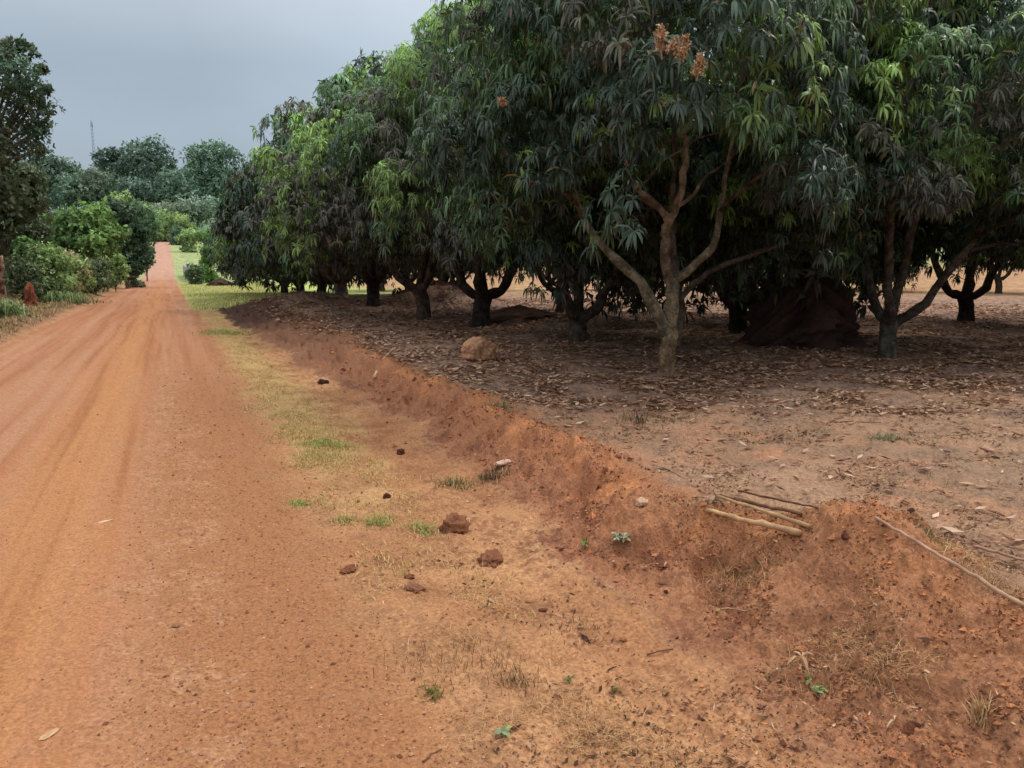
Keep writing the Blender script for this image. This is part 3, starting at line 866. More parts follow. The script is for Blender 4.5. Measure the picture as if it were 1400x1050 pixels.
# bushes on the slope and beside the far road
BUSH = [(228, 222, 300, 14, HAZE_G, 'pale green bush directly above the red end of the road'), (230, 245, 303, 13, HAZE_G, 'pale green bush right of the bush above the road end'),
        (226, 208, 308, 12, HAZE_G, 'light green bush on the slope left of the road end'),
        (205, 243, 318, 9, [lin(84, 110, 92)], 'small dark bush at the right of the red road end'), (180, 258, 322, 10, HAZE_G, 'yellowish green bush above the pale wall by the road'),
        (90, 281, 325, 13, [lin(110, 140, 76), lin(88, 120, 62)], 'light green shrub against the left edge of the dark mango row'), (75, 287, 345, 12, [lin(92, 128, 58)], 'bright green shrub low at the left edge of the dark mango row'),
        (70, 267, 368, 8, [lin(92, 112, 84)], 'grey green shrub at the foot of the pale wall'),
        (62, 184, 364, 9, [lin(112, 118, 92)], 'dry greyish shrub left of the road past the hedge')]
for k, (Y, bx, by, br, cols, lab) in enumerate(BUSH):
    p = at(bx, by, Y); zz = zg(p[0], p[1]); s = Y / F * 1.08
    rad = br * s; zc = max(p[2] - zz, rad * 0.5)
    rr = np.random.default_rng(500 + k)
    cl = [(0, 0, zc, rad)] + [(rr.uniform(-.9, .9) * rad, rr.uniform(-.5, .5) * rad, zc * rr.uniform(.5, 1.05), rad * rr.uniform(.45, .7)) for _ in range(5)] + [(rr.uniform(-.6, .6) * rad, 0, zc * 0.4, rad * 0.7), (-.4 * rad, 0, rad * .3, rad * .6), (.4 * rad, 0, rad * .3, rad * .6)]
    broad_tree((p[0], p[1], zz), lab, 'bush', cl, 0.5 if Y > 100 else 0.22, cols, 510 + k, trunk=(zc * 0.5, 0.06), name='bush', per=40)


# ------------------------------------------------------------------ tall grass hedge on the left
def grass_clump(px, py_base, Y, hpx, wpx, label, seed, dens=700):
    p = at(px, py_base, Y); z0 = zg(p[0], p[1]); s = Y / F * 1.08
    h = hpx * s; w = wpx * s
    r = np.random.default_rng(seed)
    n = dens
    bx = r.normal(size=n) * w * 0.38; by = r.normal(size=n) * w * 0.3
    a = r.uniform(0, TAU, n); hh = h * r.uniform(0.35, 1.05, n) * np.clip(1.05 - 0.9 * (bx / w) ** 2, 0.3, 1.1)
    out = np.stack([np.cos(a), np.sin(a), 0 * a], -1)
    lean_ = r.uniform(0.05, 0.6, n)
    mb = MB()
    side = np.stack([-np.sin(a), np.cos(a), 0 * a], -1); wd = r.uniform(0.009, 0.022, n)[:, None]
    B = np.stack([bx, by, 0 * bx - 0.03], -1)
    g1 = lin(146, 172, 108); g2 = lin(108, 128, 82); g3 = lin(164, 158, 112)
    u = r.uniform(size=n)[:, None]
    c = np.where(u < .5, g1, np.where(u < .85, g2, g3)) * r.uniform(0.7, 1.15, (n, 1))
    p1 = B + out * (hh * lean_ * 0.35)[:, None] + np.array([0, 0, 1.0]) * (hh * 0.55)[:, None]
    p2 = B + out * (hh * lean_ * 1.0)[:, None] + np.array([0, 0, 1.0]) * (hh * 0.95)[:, None]
    p3 = p2 + out * (hh * 0.22)[:, None] - np.array([0, 0, 1.0]) * (hh * 0.12)[:, None]
    V = np.stack([B - side * wd, B + side * wd, p1 - side * wd, p1 + side * wd, p2 - side * wd * .8, p2 + side * wd * .8, p3], 1).reshape(-1, 3)
    cc = np.stack([c * 0.45, c * 0.45, c * 0.7, c * 0.7, c, c, c * 1.1], 1).reshape(-1, 3)
    i = np.arange(n) * 7
    mb.add(V, [np.stack([i, i + 1, i + 3, i + 2], -1), np.stack([i + 2, i + 3, i + 5, i + 4], -1), np.stack([i + 4, i + 5, i + 6], -1)], cc)
    o = mb.obj('verge_weeds', M_FOL, None, (p[0], p[1], z0))
    tag(o, label, 'grass', None, 'stuff')


SH = [lin(150, 172, 112), lin(132, 156, 98), lin(118, 136, 90)]; SHD = [lin(104, 118, 82), lin(92, 104, 74)]


def shrub(Y, foot, blobs, label, cols, seed, leaf=0.13):
    px_tree(Y, foot, blobs, label, cols, leaf, seed, trunk=(0.3, .04), per=40, name='shrub', group='shrubs in the left hedge', n=5, droop=0.7, flat=0.95)


shrub(37, 62, [(52, 352, 15, 0), (70, 350, 16, 0), (60, 368, 20, 0), (82, 362, 14, 0), (48, 384, 17, 0), (72, 388, 18, 0), (60, 395, 14, -.5), (88, 388, 14, 0)], 'largest feathery light green shrub of the hedge, right of the red termite column', SH, 601)
shrub(41, 96, [(92, 356, 13, 0), (104, 362, 12, 0), (96, 376, 15, 0), (84, 382, 13, 0), (108, 384, 13, 0), (96, 390, 12, -.5), (112, 372, 10, 0)], 'light green shrub with pale drooping twigs in the middle of the hedge', SH + [lin(164, 160, 120)], 602)
shrub(46, 128, [(122, 366, 11, 0), (136, 362, 11, 0), (128, 380, 13, 0), (142, 378, 11, 0), (118, 382, 11, 0), (134, 388, 9, -.5), (124, 392, 9, -.5), (142, 388, 8, -.5)], 'darker low shrub right of the drooping one in the hedge', SHD, 603)
shrub(53, 156, [(150, 358, 10, 0), (162, 356, 9, 0), (156, 370, 11, 0), (168, 368, 8, 0), (148, 374, 9, 0), (160, 380, 8, 0), (152, 384, 7, -.5), (168, 378, 6, 0)], 'small bright shrub at the road end of the hedge', SH, 604)
shrub(43.5, 114, [(108, 372, 12, 0), (118, 370, 12, 0), (112, 384, 13, 0), (104, 388, 11, 0), (122, 386, 10, 0)], 'grey green shrub filling the hedge between the drooping shrub and the darker low one', SHD + SH[:1], 608)
shrub(35, 30, [(28, 366, 15, 0), (40, 375, 14, 0), (22, 386, 16, 0), (36, 396, 14, 0), (50, 396, 10, 0)], 'dark shrub just behind the red termite column', SHD, 605)
grass_clump(2, 428, 26, 22, 30, 'low weedy grass clump at the left edge under the thin post', 606, 700)
grass_clump(75, 408, 36, 14, 50, 'rough straw coloured grass at the foot of the largest hedge shrub', 607, 800)


# ------------------------------------------------------------------ mounds, boulder, clods, stones
def mound(name, p, size, col, label, cat, seed, amp=0.3, freq=2.2, nu=56, nv=36, cone=1.0, group=None, sink=0.0):
    r = np.random.default_rng(seed)
    th = np.linspace(0, TAU, nu, endpoint=False); t = np.linspace(0, 1, nv)
    T, S = np.meshgrid(th, t)
    prof = (1 - S ** cone)
    o = r.uniform(0, 99, 2)
    nz = fbm(np.cos(T) * freq + o[0], np.sin(T) * freq + S * freq * 1.6 + o[1], seed, 5, 0.58)
    rad = prof * (1 + amp * nz) + 0.0
    hz = S * size[2] * (1 + 0.12 * fbm(np.cos(T) * 1.5 + o[1], np.sin(T) * 1.5 + o[0], seed + 5, 3) * (S < 0.98))
    V = np.stack([np.cos(T) * rad * size[0], np.sin(T) * rad * size[1], hz - sink], -1)
    i = np.arange(nv - 1)[:, None] * nu; j = np.arange(nu)[None]
    q = np.stack([i + j, i + (j + 1) % nu, i + nu + (j + 1) % nu, i + nu + j], -1).reshape(-1, 4)
    c = np.asarray(col)[None] * (1 + 0.45 * nz.reshape(-1, 1)) * r.uniform(0.85, 1.15, (nu * nv, 1))
    mb = MB(); mb.add(V.reshape(-1, 3), [q], c)
    ob = mb.obj(name, M_STONE, None, (p[0], p[1], p[2]))
    return tag(ob, label, cat, group)


g = ground(1108, 478)
mound('termite_mound', (g[0] + 0.45, g[1] + 0.7, g[2]), (0.98, 0.92, 1.5), lin(74, 54, 47), 'big dark conical termite mound under the trees right of the large pale mango', 'termite mound', 701, 0.27, 2.6, 110, 64, 2.1, sink=0.08)
mound('termite_mound', (7.7, 17.6, zg(7.7, 17.6)), (1.2, 1.1, 0.5), lin(104, 78, 64), 'low brown termite mound behind the limbs left of the large pale mango', 'termite mound', 702, 0.25, 2.0, 60, 36, 2.3, sink=0.1)
mound('termite_mound', (8.6, 27.3, zg(8.6, 27.3)), (1.7, 1.4, 0.9), lin(92, 58, 46), 'broad brown soil mound in deep shade left of the Y-shaped trunk', 'termite mound', 703, 0.25, 2.0, 60, 30, 1.7, sink=0.1)
g = ground(303, 391)
mound('soil_heap', (g[0], g[1], zg(g[0], g[1])), (1.15, 1.0, 0.62), lin(70, 52, 44), 'small dark soil heap on the sunlit grass right of the road', 'soil heap', 704, 0.2, 2.0, 48, 26, 1.8, sink=0.05)
g = ground(42, 418)
mound('termite_mound', (g[0], g[1], g[2]), (0.17, 0.16, 0.85), lin(126, 72, 54), 'slim red termite column on the left verge before the grass hedge', 'termite mound', 705, 0.6, 1.3, 40, 30, 5.0, sink=0.05)
p = at(2, 398, 40)
mound('earth_heap', (p[0], p[1], zg(p[0], p[1])), (1.2, 0.9, 1.7), lin(124, 80, 64), 'red earth heap behind the thin post at the left edge', 'soil heap', 706, 0.3, 2.0, 48, 30, 2.2, sink=0.1)


def lump_obj(name, px, py, size, col, label, cat, seed, group=None, amp=0.25, mat=None, freq=1.3, rz=0.0, sub=4, lift=0.3):
    g = ground(px, py)
    mb = MB(); lump(mb, (0, 0, size[2] * lift), size, col, seed, sub, amp, freq)
    o = mb.obj(name, mat or M_STONE, None, (g[0], g[1], g[2]))
    o.rotation_euler = (0, 0, rz)
    return tag(o, label, cat, group)


lump_obj('boulder', 656, 492, (0.28, 0.24, 0.215), lin(188, 142, 108), 'rounded tan boulder on the leaf litter before the black forked trunk', 'boulder', 719, None, 0.22, None, 1.2, 0.3, 5, 0.5)
CL = [(622, 726, (.085, .08, .075), lin(136, 90, 66), 'largest dark red clod, beside the green grass tufts on the verge'),
      (671, 770, (.10, .065, .042), lin(132, 86, 63), 'flat dark red clod just below the largest clod on the verge'),
      (568, 806, (.055, .04, .014), lin(134, 90, 66), 'low crumbled clod left of and below the flat dark clod'),
      (560, 790, (.03, .02, .014), lin(122, 80, 58), 'tiny crumb of soil just above the low crumbled clod'),
      (478, 779, (.06, .035, .010), lin(122, 74, 50), 'thin flattened clod at the gravel edge of the road'),
      (762, 957, (.018, .013, .012), lin(120, 76, 54), 'small squarish clod on bare sand left of the seedlings'),
      (742, 836, (.02, .012, .010), lin(118, 76, 54), 'small clod on the dry grass below the flat dark clod'),
      (548, 620, (.04, .03, .03), lin(90, 54, 40), 'small round dark clod on the yellow grass'),
      (529, 681, (.03, .025, .025), lin(84, 50, 38), 'small dark clod above the green grass tufts'),
      (442, 524, (.07, .05, .04), lin(74, 44, 36), 'dark lump at the foot of the bank beside the yellow verge')]
for k, (px, py, sz, c, lab) in enumerate(CL):
    lump_obj('soil_clod', px, py, sz, c, lab, 'clod', 720 + k, 'soil clods on the verge', 0.4, None, 2.2, k)
ST = [(877, 690, (.035, .028, .028), lin(200, 164, 136), 'pale stone stuck in the top of the bank face'),
      (688, 634, (.075, .03, .022), lin(206, 172, 150), 'flat whitish stone low on the bank face'),
      (142, 714, (.06, .014, .005), lin(212, 180, 148), 'white flake lying flat on the left wheel track'),
      (68, 1004, (.04, .014, .004), lin(196, 156, 118), 'pale flake lying flat on the road near the bottom left'),
      (1348, 614, (.08, .025, .015), lin(196, 152, 130), 'pale flat chip on the orchard floor at right')]
for k, (px, py, sz, c, lab) in enumerate(ST):
    lump_obj('stone', px, py, sz, c, lab, 'stone', 740 + k, None, 0.25, None, 1.4, 0.3 * k)


# ------------------------------------------------------------------ sticks, canes, posts
def stick(name, pts, r0, r1, col, label, cat, group=None, knots=0, seed=0, n=14, sag=True, sides=7):
    r = np.random.default_rng(seed)
    P = smooth_path(pts, n)
    o0 = P[0].copy()
    P = P - o0
    P[1:-1] += r.normal(size=(n - 2, 3)) * r0 * 0.25
    rad = np.linspace(r0, r1, n)
    if knots:
        rad = rad * (1 + 0.22 * (np.arange(n) % knots == 0))
    c = np.asarray(col)[None] * r.uniform(0.7, 1.2, (n, 1))
    mb = MB(); tube(mb, P, rad, c, sides, 0.06, True, r)
    ob = mb.obj(name, M_WOOD, None, o0)
    return tag(ob, label, cat, group)


def lay(pxs, lift, ends=None):
    """points on the terrain, lifted so that the straight stick rests on the humps below it"""
    g0, g1 = ground(*pxs[0]), ground(*pxs[-1])
    t = np.linspace(0, 1, 24)[:, None]
    L = g0 * (1 - t) + g1 * t
    hz = H(L[:, 0], L[:, 1])
    up = max(0.0, float(np.max(hz - L[:, 2])))
    k = 0.55
    return [g0 + np.array([0, 0, lift + up * k]), (g0 + g1) / 2 + np.array([0, 0, lift + up * k]), g1 + np.array([0, 0, lift + up * k])]


CAN = lin(190, 152, 112); CAND = lin(120, 84, 60)
stick('cane', lay([(966, 706), (1094, 738)], 0.022), 0.011, 0.017, CAN, 'thickest pale cane at the front of the pile on the bank', 'cane', 'canes lying on the bank', 4, 801)
stick('cane', lay([(982, 688), (1106, 730)], 0.024), 0.008, 0.011, CAN * 0.9, 'pale thin cane in the middle of the pile on the bank', 'cane', 'canes lying on the bank', 4, 802)
stick('cane', lay([(985, 684), (1095, 712)], 0.026), 0.011, 0.009, CAND, 'brown cane at the back of the pile on the bank', 'cane', 'canes lying on the bank', 5, 803)
stick('cane', lay([(1010, 676), (1118, 700)], 0.016), 0.007, 0.005, CAND * 0.8, 'thinnest dark cane behind the pile on the bank', 'cane', 'canes lying on the bank', 5, 804)
stick('branch', lay([(1196, 714), (1300, 775), (1400, 836)], 0.02), 0.0065, 0.0095, lin(182, 146, 118), 'long pale bare branch running along the crest of the bank to the right edge', 'branch', None, 0, 805, 22)
stick('branch', lay([(1330, 752), (1400, 771)], 0.015), 0.008, 0.006, lin(170, 130, 106), 'thin bare branch on the litter at the right edge', 'branch', None, 0, 806)
g0 = ground(512, 518); g1 = ground(540, 482)
stick('branch', [g0 + [0, 0, .03], (g0 + g1) / 2 + [0, 0, .10], at(540, 476, g0[1] + 0.25)], 0.03, 0.016, lin(206, 168, 136), 'short pale stick leaning on the bank left of the boulder', 'branch', None, 0, 807)
TW = [(1035, 970, 1056, 981, .0036, lin(72, 44, 34), 'dark twig on the sand at the foot of the near bank'), (885, 897, 920, 889, .0036, lin(104, 64, 46), 'brown twig pointing right on the sandy verge'),
      (578, 1043, 604, 1026, .0036, lin(120, 86, 62), 'twig at the bottom edge by the gravel'), (831, 918, 848, 911, .003, lin(84, 52, 40), 'short dark twig below the brown pointing twig'),
      (440, 1, 1, 1, 0, None, None),
      (900, 800, 960, 812, .0042, lin(110, 80, 62), 'brown twig at the foot of the bank below the canes'), (985, 835, 1020, 838, .0042, lin(176, 140, 112), 'pale twig below the dip in the bank'),
      (905, 640, 930, 652, .0036, lin(92, 64, 50), 'thin twig on top of the bank left of the canes'), (1130, 578, 1205, 579, .005, lin(98, 66, 54), 'long thin twig on the orchard floor before the dark mound')]
for k, (a, b, c, d, rr, col, lab) in enumerate(TW):
    if not lab: continue
    g0, g1 = ground(a, b), ground(c, d)
    stick('twig', [g0 + [0, 0, rr], g0 * .6 + g1 * .4 + [0, 0, rr * 2.4], g1 + [0, 0, rr]], rr, rr * 0.6, col, lab, 'twig', 'twigs on the ground', 0, 820 + k, 9, sides=6)
# thin fence post at the left edge
p = at(8, 402, 35.5); zz = zg(p[0], p[1])
stick('fence_post', [(p[0], p[1], zz - 0.2), (p[0] + .02, p[1], zz + 0.8), (p[0], p[1], zz + 1.6)], 0.03, 0.026, lin(190, 150, 116), 'thin pale wooden post at the left edge before the red earth heap', 'post', None, 0, 850)
# mast on the far rise
pm = at(130, 235, 330); zm = zg(pm[0], pm[1]); topm = at(130, 170, 330)[2]
mt = empty('radio_mast', (pm[0], pm[1], zm), 'slim hazy lattice mast standing above the far forest', 'mast')
mbm = MB(); cm = lin(158, 172, 186); hM = topm - zm
legs = [np.array([0.55 * math.cos(a), 0.55 * math.sin(a)]) for a in (0.3, 0.3 + TAU / 3, 0.3 + 2 * TAU / 3)]
for k, l in enumerate(legs):
    m1 = MB(); tube(m1, [(l[0], l[1], -1), (l[0] * .8, l[1] * .8, hM * .5), (l[0] * .55, l[1] * .55, hM)], 0.11, cm, 6)
    m1.obj('leg', M_WOOD, mt)
nb = 26
m1 = MB()
for k in range(nb):
    z0 = hM * k / nb; z1 = hM * (k + 1) / nb
    for i in range(3):
        a, b = legs[i], legs[(i + 1) % 3]; s0 = 1 - .45 * k / nb; s1 = 1 - .45 * (k + 1) / nb
        tube(m1, [(a[0] * s0, a[1] * s0, z0), (b[0] * s1, b[1] * s1, z1)], 0.06, cm, 4, 0, False)
m1.obj('bracing', M_WOOD, mt)
m1 = MB(); tube(m1, [(0, 0, hM - 1), (0, 0, hM + 1.5)], 0.35, cm, 8); m1.obj('antenna', M_WOOD, mt)

# pale wall by the far road
wl = MB(); Ya, Yb = 78.0, 112.0
xs = np.linspace(0, 1, 30)
def wall_pt(t, up, th):
    y = Ya + (Yb - Ya) * t; x = 1.72 - 0.1 * t + th
    return (x, y, zg(x, y) - 0.1 + up)
V = []; 
for t in xs:
    hgt = 1.5 + 0.12 * math.sin(t * 37)
    V += [wall_pt(t, 0, 0), wall_pt(t, hgt, 0), wall_pt(t, hgt, .2), wall_pt(t, 0, .2)]
i = np.arange(29)[:, None] * 4
q = np.concatenate([np.concatenate([i + a, i + b, i + 4 + b, i + 4 + a], 1) for a, b in ((0, 1), (1, 2), (2, 3))] + [np.array([[0, 3, 2, 1], [116, 117, 118, 119]])])
wl.add(V, [q], lin(178, 178, 176) * np.random.default_rng(3).uniform(.6, 1.0, (120, 1)))
tag(wl.obj('low_wall', M_STONE, None, smooth=False), 'low pale grey wall beside the far road left of the dark mango row', 'wall')


# ------------------------------------------------------------------ ground cover (nobody could count it)
def scatter(n, fx, fy, keep):
    X = fx(n); Y = fy(n)
    k = keep(X, Y) > rng.uniform(size=n)
    return X[k], Y[k]


def in_view(X, Y, m=0.12):
    a = np.arctan2(X, Y) - YAW
    return np.abs(a) < math.radians(33) + m


# fallen mango leaves
def litter():
    r = np.random.default_rng(90)
    n = 330000
    # density falls with distance so that far litter is not wasted
    d = r.uniform(4.5 ** 0.5, 34 ** 0.5, n) ** 2; a = r.uniform(-36, 40, n)
    X = d * np.sin(np.radians(a) + YAW); Y = d * np.cos(np.radians(a) + YAW)
    bb, fade = parts_of(X, Y)
    s = shade_of(X, Y)
    patch = fbm(X * 1.2, Y * 1.2, 91, 3)
    fd = X * math.sin(YAW) + Y * math.cos(YAW)
    s = np.maximum(s, 0.85 * ss(7.2, 9.6, fd + 0.9 * patch))
    p = np.clip((s * 0.42 + 1.0 * patch * s) * ss(4.5, 8, d) + 0.012, 0, 1) * ss(0.45, 0.9, X - bb) * (1 - ss(30, 34, d))
    k = p > r.uniform(size=n)
    X, Y, d = X[k], Y[k], d[k]
    n = len(X)
    Z = H(X, Y)
    yaw = r.uniform(0, TAU, n); L = r.uniform(0.04, 0.105, n) * 0.5 * (1 + d / 40); W = L * r.uniform(0.26, 0.38, n)
    tilt = r.normal(0, 0.15, n); roll = r.normal(0, 0.22, n); curl = r.uniform(-0.1, 0.5, n)
    dx = np.stack([np.cos(yaw), np.sin(yaw), tilt], -1); sx = np.stack([-np.sin(yaw), np.cos(yaw), roll], -1)
    C = np.stack([X, Y, Z + 0.012 + np.abs(tilt) * L * 0.7 + np.abs(roll) * W * 0.5], -1)
    up = np.array([0, 0, 1.0])
    b = C - dx * L[:, None] + up * (curl * L * 0.6)[:, None]; e = C + dx * L[:, None] + up * (curl * L * 0.6)[:, None]
    fold = up * (W * r.uniform(0.0, 0.9, n))[:, None]
    V = np.stack([b, C + sx * W[:, None] + fold, e, C - sx * W[:, None] + fold, C], 1).reshape(-1, 3)
    pal = np.array([lin(162, 124, 96), lin(138, 102, 80), lin(192, 154, 126), lin(222, 190, 162), lin(98, 74, 62), lin(170, 124, 92)])
    c = pal[r.choice(6, n, p=[.24, .18, .24, .18, .08, .08])] * r.uniform(0.75, 1.15, (n, 1))
    i = np.arange(n) * 5
    mb = MB()
    mb.add(V, [np.concatenate([np.stack([i, i + 4, i + 1], -1), np.stack([i + 1, i + 4, i + 2], -1), np.stack([i + 2, i + 4, i + 3], -1), np.stack([i + 3, i + 4, i], -1)])], np.repeat(c, 5, 0))
    tag(mb.obj('leaf_litter', M_DRY, smooth=False), 'carpet of fallen dry brown mango leaves under the trees', 'leaf litter', None, 'stuff')


litter()


def blades(name, X, Y, h, w, col, label, cat, seed, lie=0.0, mat=None):
    r = np.random.default_rng(seed)
    n = len(X); Z = H(X, Y)
    a = r.uniform(0, TAU, n)
    out = np.stack([np.cos(a), np.sin(a), 0 * a], -1); side = np.stack([-np.sin(a), np.cos(a), 0 * a], -1)
    h = h * r.uniform(0.5, 1.3, n); w = w * r.uniform(0.7, 1.3, n)
    ln = np.clip(r.normal(0.45 + lie, 0.3, n), 0.05, 1.6)
    B = np.stack([X, Y, Z - 0.004], -1); up = np.array([0, 0, 1.0])
    ca, sa = np.cos(ln), np.sin(ln)
    p1 = B + out * (h * 0.5 * sa)[:, None] + up * (h * 0.5 * ca)[:, None]
    ln2 = np.minimum(ln * 1.5 + 0.2, 1.75)
    p2 = p1 + out * (h * 0.5 * np.sin(ln2))[:, None] + up * (h * 0.5 * np.cos(ln2))[:, None]
    p2[:, 2] = np.maximum(p2[:, 2], H(p2[:, 0], p2[:, 1]) + 0.003)
    W = w[:, None] * 0.5
    V = np.stack([B - side * W, B + side * W, p1 - side * W * .8, p1 + side * W * .8, p2], 1).reshape(-1, 3)
    i = np.arange(n) * 5
    mb = MB(); mb.add(V, [np.stack([i, i + 1, i + 3, i + 2], -1), np.stack([i + 2, i + 3, i + 4], -1)], np.repeat(col, 5, 0))
    return tag(mb.obj(name, mat or M_DRY, smooth=False), label, cat, None, 'stuff')


rb = np.random.default_rng(120)


def pick(n, cols, w):
    cols = np.array(cols)
    return cols[rb.choice(len(cols), n, p=w)] * rb.uniform(0.75, 1.2, (n, 1))


# short yellow grass on the verge
n = 170000
Y = rb.uniform(1 / 30, 1 / 3.2, n) ** -1; X = rb.uniform(0.6, 2.3, n)
pt = fbm(X * 2.2, Y * 1.6, 121, 3)
bb, _ = parts_of(X, Y)
p = (0.06 + .8 * ss(4.6, 7.5, Y + 1.6 * pt)) * ss(0.72, 1.05, X + .25 * pt) * (1 - ss(1.25, 1.8, X + .3 * pt)) * ss(-0.5, 0.3, pt)
k = p > rb.uniform(size=n); X, Y = X[k], Y[k]
blades('dry_grass', X, Y, 0.042, 0.005, pick(len(X), [lin(206, 172, 114), lin(188, 160, 100), lin(166, 152, 88), lin(216, 184, 132)], [.32, .3, .24, .14]), 'short yellow grass covering the verge beside the road', 'grass', 122, 0.35)
# straw strewn over the near verge and the bank
n = 110000
Y = rb.uniform(1 / 9, 1 / 1.9, n) ** -1; X = rb.uniform(0.55, 3.6, n)
pt = fbm(X * 2.0, Y * 2.0, 131, 4); bb, _ = parts_of(X, Y)
zone = np.exp(-((X - 1.15) / 0.35) ** 2) * (1 - ss(4, 5.5, Y)) + 0.8 * ss(bb - .1, bb + .3, X) * (1 - ss(bb + .9, bb + 1.4, X)) + 0.3 * ss(4, 5, Y) * (X < bb)
p = np.clip(zone * ss(-0.1, 0.5, pt), 0, 1) * 0.8
k = p > rb.uniform(size=n); X, Y = X[k], Y[k]
blades('straw', X, Y, 0.07, 0.0021, pick(len(X), [lin(200, 158, 108), lin(176, 128, 84), lin(140, 96, 64), lin(210, 180, 136)], [.35, .3, .2, .15]), 'thin dry straw strewn over the near verge and bank', 'straw', 132, 0.75)
# dry stalks on the orchard floor
n = 50000
d = rb.uniform(1 / 14, 1 / 3, n) ** -1; a = np.radians(rb.uniform(-15, 36, n)) + YAW
X = d * np.sin(a); Y = d * np.cos(a); bb, _ = parts_of(X, Y); pt = fbm(X * 1.5, Y * 1.5, 141, 4)
p = ss(.8, 1.3, X - bb) * ss(-0.2, 0.6, pt) * 0.55 * (1 - 0.7 * shade_of(X, Y))
k = p > rb.uniform(size=n); X, Y = X[k], Y[k]
blades('dry_stalks', X, Y, 0.075, 0.004, pick(len(X), [lin(172, 138, 104), lin(140, 110, 80), lin(106, 82, 60), lin(130, 122, 84)], [.35, .3, .2, .15]), 'dry stalks and grass remains on the orchard floor', 'dry grass', 142, 0.8)
# sunlit grass further along the road, left verge grass
n = 70000
Y = rb.uniform(1 / 75, 1 / 31, n) ** -1; X = rb.uniform(0.7, 7.5, n); pt = fbm(X * .8, Y * .5, 151, 3)
p = ss(31, 34, Y + .6 * pt - 0.9 * (X - 2)) * ss(.6, 1.0, X)
k = p > rb.uniform(size=n); X, Y = X[k], Y[k]
blades('field_grass', X, Y, 0.10, 0.03, pick(len(X), [lin(220, 206, 144), lin(196, 194, 122), lin(160, 176, 104), lin(226, 206, 160)], [.3, .3, .25, .15]), 'sunlit yellow green grass right of the far road', 'grass', 152, 0.1, M_FOL)
n = 110000
Y = rb.uniform(1 / 75, 1 / 12, n) ** -1; X = rb.uniform(-6.5, -3.25, n); pt = fbm(X * 1.2, Y * .7, 161, 3)
p = (1 - ss(-3.75, -3.2, X + .25 * pt)) * ss(-.6, .2, pt) * .95
k = p > rb.uniform(size=n); X, Y = X[k], Y[k]
blades('verge_grass', X, Y, 0.16, 0.018, pick(len(X), [lin(176, 146, 106), lin(150, 128, 88), lin(126, 122, 76), lin(192, 162, 120)], [.3, .3, .2, .2]), 'rough dry grass on the left verge', 'grass', 162, 0.3)

# gravel on the right half of the road and the near verge
def gravel():
    r = np.random.default_rng(170)
    n = 20000
    Y = r.uniform(1 / 14, 1 / 1.9, n) ** -1; X = np.clip(r.normal(0.35, 0.75, n), -3.0, 2.3)
    keep = r.uniform(size=n) < np.where(X < -0.3, 0.25, 0.9) * np.where(X > 1.0, 0.35, 1)
    X, Y = X[keep], Y[keep]; n = len(X); Z = H(X, Y)
    s = 0.0021 * np.exp(r.normal(0, .5, n)) * (1 + Y / 10)
    d = np.array([[1, 0, 0], [0, 1, 0], [-1, 0, 0], [0, -1, 0], [0, 0, .75], [0, 0, -.6]])
    a = r.uniform(0, TAU, n); ca, sa = np.cos(a), np.sin(a)
    V = d[None] * (s[:, None] * r.uniform(.6, 1.4, (n, 6)))[..., None]
    x = V[..., 0] * ca[:, None] - V[..., 1] * sa[:, None]; y = V[..., 0] * sa[:, None] + V[..., 1] * ca[:, None]
    V = np.stack([x, y, V[..., 2]], -1) + np.stack([X, Y, Z + s * .25], -1)[:, None]
    f = np.array([[0, 1, 4], [1, 2, 4], [2, 3, 4], [3, 0, 4], [1, 0, 5], [2, 1, 5], [3, 2, 5], [0, 3, 5]])
    q = (np.arange(n)[:, None, None] * 6 + f[None]).reshape(-1, 3)
    pal = np.array([lin(168, 118, 86), lin(146, 98, 70), lin(190, 142, 108), lin(122, 80, 58), lin(212, 170, 134)])
    c = pal[r.choice(5, n, p=[.35, .25, .2, .15, .05])] * r.uniform(.8, 1.15, (n, 1))
    mb = MB(); mb.add(V.reshape(-1, 3), [q], np.repeat(c, 6, 0))
    tag(mb.obj('gravel', M_STONE, smooth=False), 'fine reddish gravel scattered on the road edge', 'gravel', None, 'stuff')


gravel()


